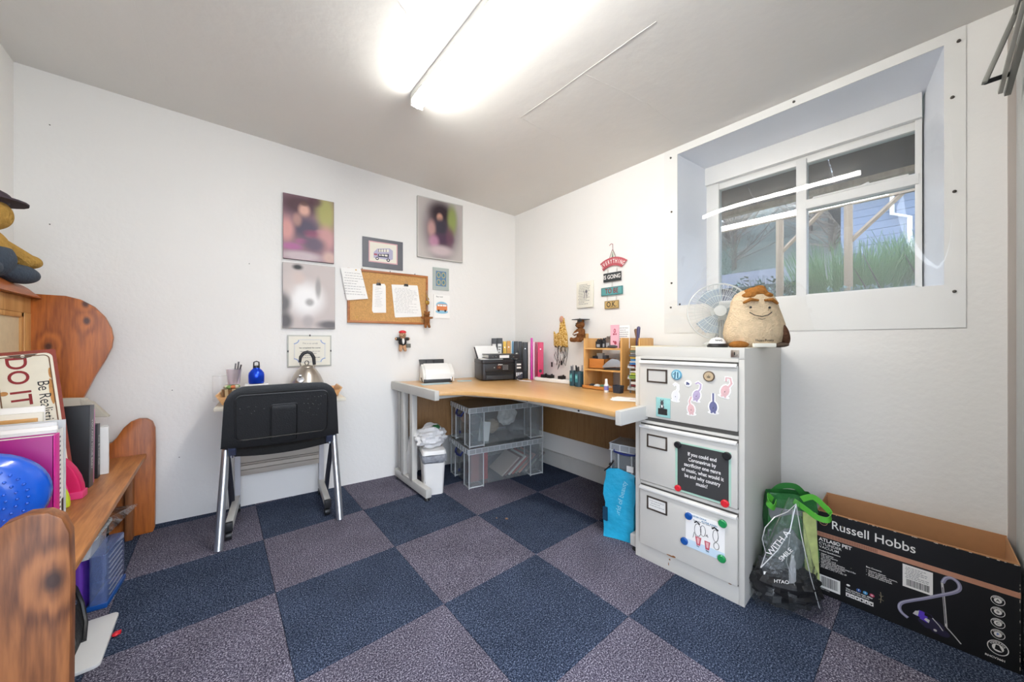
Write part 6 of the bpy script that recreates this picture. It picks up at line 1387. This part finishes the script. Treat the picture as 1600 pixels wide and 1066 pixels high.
MB().box(-.0012,L_+.001,-.0016,-.0006,.234,.2515).build('copper_stripe', COP, vb, smooth=0)
mb = MB()
for k in range(70): mb.box(.004+k*.0024,.0050+k*.0024,-.0019,-.0014,.236,.2495)
mb.build('stripe_ribbing', mat('copper_dark','6a4034',.5), vb, smooth=0)
mb = MB()
rnd = random.Random(31)
for k in range(26): 
    u = rnd.uniform(0,L_); mb.box(u,u+rnd.uniform(.001,.008),-.0014,-.0008,H_b-.0050-rnd.uniform(0,.0008),H_b-.0038)
for k in range(18): z = rnd.uniform(0,H_b-.02); mb.box(L_-.0012,L_,-.0014,-.0008,z,z+rnd.uniform(.002,.009))
tag(mb.build('worn_edge', mat('torn_white','d8ccc0',.8), vb, smooth=0), kind='stuff')
Y_ = -.0014
txt('Russell Hobbs', .0465, WTEXT, vb, .042, Y_, .291, align='LEFT', sx=.84, bold=.006)
txt('ATLAS® PET', .0185, WTEXT, vb, .005, Y_, .221, align='LEFT', bold=.03, sx=.95); txt('CYLINDER', .0145, WTEXT, vb, .005, Y_, .2045, align='LEFT', bold=.005); txt('VACUUM', .0145, WTEXT, vb, .005, Y_, .1905, align='LEFT', bold=.005)
txt('Product Specifications', .0072, WTEXT, vb, .005, Y_, .176, align='LEFT', bold=.03)
txt('•  700W power\n•  2.5L dust capacity\n•  1.5m hose\n•  6m power cord\n•  Triple dust tank filtration\n•  Net weight (with accessories) 5.7kg\n•  Total boxed weight 8.0kg\n   Unit dimensions (mm)\n   (H) 280 x (W) 37 x (D) 29', .0070, WTEXT, vb, .005, Y_, .137, align='LEFT', bold=.02)
txt('Box Contents', .0072, WTEXT, vb, .141, Y_, .172, align='LEFT', bold=.03); txt('•  Vacuum cleaner\n•  2-in-1 multi tool - crevice,\n   brush and upholstery\n•  Powerful turbo brush', .0070, WTEXT, vb, .141, Y_, .151, align='LEFT', bold=.02)
def bars(u0,u1,z0,z1,y,m,seed):
    rnd = random.Random(seed); sh = []; u = u0
    while u < u1: w_ = rnd.choice([.0008,.0012,.0018]); sh.append((0, rect(u,u+w_,z0,z1))); u += w_+rnd.choice([.0008,.0014])
    return art(vb, 'barcode', y, sh[:60], [m]) if False else MB_bars(sh, y, m)
def MB_bars(sh, y, m):
    mb = MB()
    for _, p in sh: mb.add([(q[0], y, q[1]) for q in p], [[0,1,2,3]])
    return mb.build('barcode', m, vb, smooth=0)
MB().box(.004,.069,Y_-.0003,Y_,.025,.078).build('barcode_patch', PAPER, vb, smooth=0); bars(.012,.062,.034,.073,Y_-.0005,INK,3)
txt('5 038061 104530', .0045, WTEXT, vb, .006, Y_, .020, align='LEFT')
art(vb,'logo_ring',Y_-.0002,[(0,ell(.019,.293,.0125,.0125,20)),(1,ell(.019,.293,.0105,.0105,20))],[COP,PBK]); txt('RH', .011, COP, vb, .019, Y_-.0006, .293, bold=.02)
for u, c_l, g in ((.121,'3a62b0','f'),(.139,'4aa0d8','t'),(.157,'c84a6a','o')):
    art(vb,'social_icon',Y_-.0002,[(0,ell(u,.0705,.0066,.0062,14))],[mat('icon_'+c_l,c_l,.5)]); txt(g,.010,WTEXT,vb,u,Y_-.0005,.0712,bold=.03)
art(vb,'mark',Y_-.0002,[(0,ell(.092,.075,.0055,.004,12))],[WTEXT])
txt('This product may differ\nfrom the one shown', .0078, WTEXT, vb, .085, Y_, .0555, align='LEFT', bold=.03)
mb = MB(); 
for k in range(6):
    u = .085+k*.0128; mb.box(u,u+.0118,Y_-.0004,Y_,.030,.045)
mb.build('symbol_row', WTEXT, vb, smooth=0)
SYM = [[(.003,.003),(.009,.003),(.006,.012)],[(.002,.005),(.010,.005),(.010,.008),(.002,.008)],[(.002,.010),(.010,.010),(.006,.003)],[(.006,.002),(.010,.007),(.006,.012),(.002,.007)],[(.002,.003),(.010,.003),(.006,.010)],[(.002,.009),(.010,.009),(.007,.003),(.005,.003)]]
art(vb,'symbols',Y_-.0005,[(0,[(.085+k*.0128+a,.030+b) for a,b in s]) for k, s in enumerate(SYM)],[INK])
art(vb,'scratch',Y_-.0002,[(0,stroke([(.179,.095),(.181,.08),(.179,.055)],.0016)),(0,stroke([(.176,.085),(.180,.078),(.186,.084)],.0012)),(0,stroke([(.174,.066),(.180,.070),(.187,.066)],.0012)),(0,ell(.076,.296,.001,.006,6)),(0,ell(.1,.145,.0015,.001,6))],[mat('scratch_tan','a89c80',.8)])
MB().box(.234,.304,Y_-.0003,Y_,.148,.228).build('address_label', PAPER, vb, smooth=0)
mb = paperlines(vb,.239,.296,.183,.222,Y_-.0005,GREYINK,7,9,.3); bars(.243,.296,.155,.178,Y_-.0005,INK,8)
# printed vacuum cleaner
hose = [(.247,.040),(.232,.050),(.226,.066),(.232,.085),(.255,.106),(.285,.130),(.318,.158),(.350,.186),(.361,.204),(.358,.222),(.345,.231),(.332,.224),(.325,.205)]
def smoothp(P, k=5):
    Q = []
    for i in range(len(P)-1):
        a = P[max(i-1,0)]; b = P[i]; c = P[i+1]; d = P[min(i+2,len(P)-1)]
        for s in range(k):
            t = s/k; Q.append(tuple(.5*((2*b[j])+(-a[j]+c[j])*t+(2*a[j]-5*b[j]+4*c[j]-d[j])*t*t+(-a[j]+3*b[j]-3*c[j]+d[j])*t**3) for j in (0,1)))
    return Q+[P[-1]]
HG, HG2, SIL, VIO, DKV = mat('hose_grey','8f8da8',.5), mat('hose_light','b8b6c8',.5), mat('silver_print','c8c6c4',.5), mat('violet_print','5a3ac0',.5), mat('dark_violet_print','2a2440',.5)
def ribbon(P, wd, k):
    Q = smoothp(P); mb = MB(); S = stroke(Q, wd); n = len(Q)
    for i in range(n-1): mb.add([(S[i][0],k,S[i][1]),(S[i+1][0],k,S[i+1][1]),(S[2*n-2-i][0],k,S[2*n-2-i][1]),(S[2*n-1-i][0],k,S[2*n-1-i][1])], [[0,1,2,3]])
    return mb
ribbon([(.324,.205),(.328,.150),(.333,.060)], .0055, Y_-.0002).build('printed_wand', SIL, vb, smooth=0)
ribbon([(.325,.19),(.332,.07)], .0018, Y_-.0003).build('printed_wand_groove', DKV, vb, smooth=0)
ribbon(hose, .0095, Y_-.0004).build('printed_hose', HG, vb, smooth=0); ribbon([(x-.0012,z+.0014) for x, z in hose], .0030, Y_-.0005).build('printed_hose_light', HG2, vb, smooth=0)
art(vb,'printed_vacuum',Y_-.0003,[(3,ell(.300,.050,.030,.020)),(3,ell(.325,.034,.016,.012)),(1,[(.262,.060),(.272,.082),(.286,.083),(.284,.058)]),(0,[(.258,.062),(.264,.075),(.273,.080),(.270,.060)]),(2,[(.274,.054),(.278,.072),(.292,.070),(.292,.048)]),(0,[(.284,.056),(.288,.064),(.297,.061),(.295,.050)]),(3,stroke([(.28,.084),(.30,.080),(.31,.062)],.003)),(4,stroke([(.303,.072),(.318,.055),(.326,.042)],.0028)),(4,stroke([(.333,.060),(.350,.040),(.364,.022)],.0032)),(3,ell(.309,.034,.010,.010)),(4,ell(.309,.034,.004,.004)),(3,ell(.290,.038,.008,.008))],[SIL,VIO,VIO,DKV,SIL])
for z, g, r_ in ((.206,'A',.0150),(.170,'0',.0150),(.134,'C',.0150),(.099,'P',.0150),(.056,'',.0225)):
    w_ = r_*.92
    art(vb,'badge_print',Y_-.0002,[(0,ell(.436,z,w_,r_,26)),(1,ell(.436,z,w_*.90,r_*.90,26)),(0,ell(.436,z,w_*.55,r_*.55,20))]+([(1,[(.432,z+.009),(.438,z+.009),(.445,z-.008),(.430,z-.006)])] if not g else []),[WTEXT,PBK])
    if g: txt(g,.010,mat('badge_blue','3a6ab8',.5) if g == 'P' else INK,vb,.436,Y_-.0008,z,bold=.03)
    for i, ch_ in enumerate(('PERFORMANCE' if g else 'POWERFUL') ):
        a = 150-i*(120/(10 if g else 7)); rr = r_*.72; txt(ch_,.0042 if g else .0065,WTEXT,vb,.436+rr*.92*math.cos(R(a)),Y_-.0007,z+rr*math.sin(R(a)),ang=a-90,bold=.03)
txt('RHCV3601', .0085, WTEXT, vb, .431, Y_, .021, bold=.03)
# ------------------------------------------------------------------ clear bag with dark contents, green bag behind it
gb = T('green_bag', 'dark green shopping bag with lime handles behind the clear bag', 'bag', (1.180,-.842,.001), -60)
mb = MB(); rs = []
for k in range(8):
    z = .385*k/7; P = [(-.09,-.04),(0,-.052+.006*math.sin(k)),(.09,-.04),(.10,.0),(.09,.045),(0,.05),(-.09,.045),(-.10,0)]
    rs.append([(x*(1-.10*k/7)+.005*math.sin(k*2+i), y*(1-.35*k/7)+.005*math.sin(k+i*2), z+(.008*math.sin(i*1.7) if k == 7 else 0)) for i,(x,y) in enumerate(P)])
mb.rings(rs, cap=False); mb.build('bag_body', mat('deep_green_bag','2a6a34',.35,vary=.5,vscale=16,bump=.8,bscale=20), gb, smooth=60)
MB().hexa([(.035,-.058,.06),(.085,-.050,.06),(.085,-.046,.06),(.035,-.053,.06)],[(.030,-.047,.33),(.075,-.040,.33),(.075,-.036,.33),(.030,-.042,.33)]).build('pale_panel', mat('pale_lime','c8d48a',.5,vary=.4,vscale=30), gb)
MB().box(-.085,.085,-.035,.035,.003,.33).build('contents', mat('grey_contents','7c7e80',.8), gb, bevel=.01)
LIME = mat('lime_webbing','5cb83c',.5,vary=.1)
def strap(pts, wd, par, m=LIME, nm='handle', flatdir=(0,0,1)):
    pts = [Vector(p) for p in pts]; Q = []
    for i in range(len(pts)-1):
        a = pts[max(i-1,0)]; b = pts[i]; c = pts[i+1]; d = pts[min(i+2,len(pts)-1)]
        for s in range(5):
            t = s/5; Q.append(.5*((2*b)+(-a+c)*t+(2*a-5*b+4*c-d)*t*t+(-a+3*b-3*c+d)*t**3))
    Q.append(pts[-1]); mb = MB(); rs = []; f = Vector(flatdir)
    for i, p in enumerate(Q):
        tg = (Q[min(i+1,len(Q)-1)]-Q[max(i-1,0)]).normalized(); n = tg.cross(f)
        n = n.normalized() if n.length > .05 else Vector((1,0,0)); u = n.cross(tg).normalized()
        rs.append([p+u*wd/2+n*.001, p-u*wd/2+n*.001, p-u*wd/2-n*.001, p+u*wd/2-n*.001])
    mb.rings(rs); return mb.build(nm, m, par, smooth=50)
strap([(.03,-.035,.378),(.06,-.055,.400),(.085,-.080,.380),(.100,-.100,.358),(.085,-.115,.340),(.055,-.105,.340),(.03,-.08,.355),(.0,-.045,.372)], .022, gb)
strap([(-.07,-.035,.36),(-.095,-.06,.385),(-.10,-.085,.365),(-.08,-.08,.345),(-.06,-.045,.36)], .022, gb)
strap([(-.05,.03,.37),(-.02,.03,.40),(.03,.03,.405),(.06,.03,.375)], .024, gb, mat('dark_green_web','2a7a30',.5))
cbg = T('clear_bag', 'crinkled clear plastic bag of dark things leaning on the filing cabinet', 'bag', (1.010,-.862,.001), -50)
mb = MB(); rs = []; rnd = random.Random(17); n = 40
for k, (z, wx, wy, cx_, cy_) in enumerate(((.002,.105,.060,0,0),(.03,.118,.072,.0,0),(.08,.110,.066,0,0),(.14,.095,.055,.005,0),(.20,.078,.045,.012,.005),(.26,.060,.036,.02,.012),(.32,.042,.026,.03,.02),(.375,.026,.016,.042,.03),(.405,.016,.010,.05,.035))):
    ph = rnd.uniform(0,6)
    rs.append([(cx_+wx*(1+.07*math.sin(5*a+ph)+.05*math.sin(11*a+k))*math.cos(a), cy_+wy*(1+.10*math.sin(7*a+ph)+.06*math.sin(13*a-k))*math.sin(a), z+(0 if k == 0 else .006*math.sin(6*a+k))) for a in [2*math.pi*j/n for j in range(n)]])
mb.rings(rs, cap=False); mb.build('bag_film', BAGC, cbg, smooth=45)
mb = MB(); P = [(.045,.01,.395),(.0,-.02,.375),(-.05,-.03,.355),(-.085,-.035,.315),(-.095,-.035,.27),(-.085,-.04,.22),(-.105,-.045,.165),(-.06,-.055,.175),(-.01,-.055,.165),(.01,-.05,.20),(.03,-.03,.30)]
n = len(P); mb.v = list(P)+[(x*.95, y-.012+.004*math.sin(i*2), z) for i,(x,y,z) in enumerate(P)]
c0 = len(mb.v); mb.v += [(-.035,-.048,.27),(-.033,-.060,.26)]
for i in range(n): mb.f += [[i,(i+1)%n,c0],[n+(i+1)%n,n+i,c0+1]]; mb.m += [0,0]
mb.build('film_flap', BAGC, cbg, smooth=40)
FE = clear('film_edge','ffffff',gloss=.25,rough=.2,milk=.55,milkcol='f0f2f2')
mb = MB(); mb.tube(P[:7], .0018, 5); mb.tube([P[0],(.0,-.035,.31),(-.05,-.05,.24),P[6]], .0022, 5); mb.tube([(.045,.01,.395),(.04,-.03,.30),(.055,-.058,.16),(.08,-.066,.05)], .0018, 5); mb.tube([(.03,.0,.38),(-.02,-.05,.2),(.0,-.066,.12)], .0014, 5)
mb.build('film_fold', FE, cbg)
crumple('white_crease', FE, cbg, (-.0,-.052,.15), (.012,.008,.075), 16, .4, 12)
txt('WITH A', .032, WTEXT, cbg, -.055, -.066, .275, ang=55, bold=.01); txt('SMILE', .024, WTEXT, cbg, -.030, -.066, .235, ang=50, bold=.01); txt('HTAO', .018, WTEXT, cbg, -.045, -.066, .132, bold=.01)
o = crumple('black_cloth', mat('black_shiny_cloth','121214',.55,vary=.5,vscale=20,bump=.6,bscale=25), None, (0,0,0), (.116,.070,.074), 28, .3, 22); o.location=(1.012,-.865,.082); o.rotation_euler=(0,0,R(-50)); tag(o,'shiny black bundle at the bottom of the clear bag','bundle')
o = crumple('grey_cloth', mat('slate_cloth','6a7270',.7,vary=.3,bump=.6), None, (0,0,0), (.055,.034,.085), 24, .25, 23); o.location=(1.035,-.865,.20); o.rotation_euler=(0,0,R(-50)); tag(o,'grey-green bundle in the upper part of the clear bag','bundle')
o = MB().box(-.04,.04,-.012,.012,0,.085).build('dark_packet', mat('dark_packet','2c2e30',.4), None, bevel=.003); o.location=(.965,-.835,.105); o.rotation_euler=(R(-8),0,R(-50)); tag(o,'flat dark packet with white corner inside the clear bag','packet')
MB().box(-.036,-.014,-.014,-.012,.005,.035).build('white_corner', PAPER, o)
for (x, y, r_, lb) in ((.600,.350,.007,'small brown crumb on the navy carpet tile in front of the desk'),(.562,.395,.004,'tiny brown crumb left of the larger one on the navy tile'),(1.130,-1.385,.007,'pale brown crumb on the carpet in front of the vacuum box')):
    o = crumple('crumb', mat('crumb_brown','8a6a54',.9), None, (0,0,0), (r_,r_*1.3,r_*.5), 9, .4, int(x*100)); o.location=(x,y,r_*.55); tag(o, lb, 'crumb')
# nails and marks on the walls
for i, (u, z) in enumerate(((.10,2.12),(.10,1.62),(.905,1.52),(.55,.75),(.58,.36))):
    o = MB().cyl((0,0,0),(0,-.004,0),.0028,.002,6).build('nail_head', scr, None); o.location = onback(u+.03, z, 0); o.rotation_euler=(0,0,R(BR)); tag(o, ['nail head high beside the left corner','nail head left of the pictures at mid height by the corner','nail head left of the guitarist canvas','nail head in the lower wall left of the chair','nail head low on the wall beside the pew'][i], 'nail')
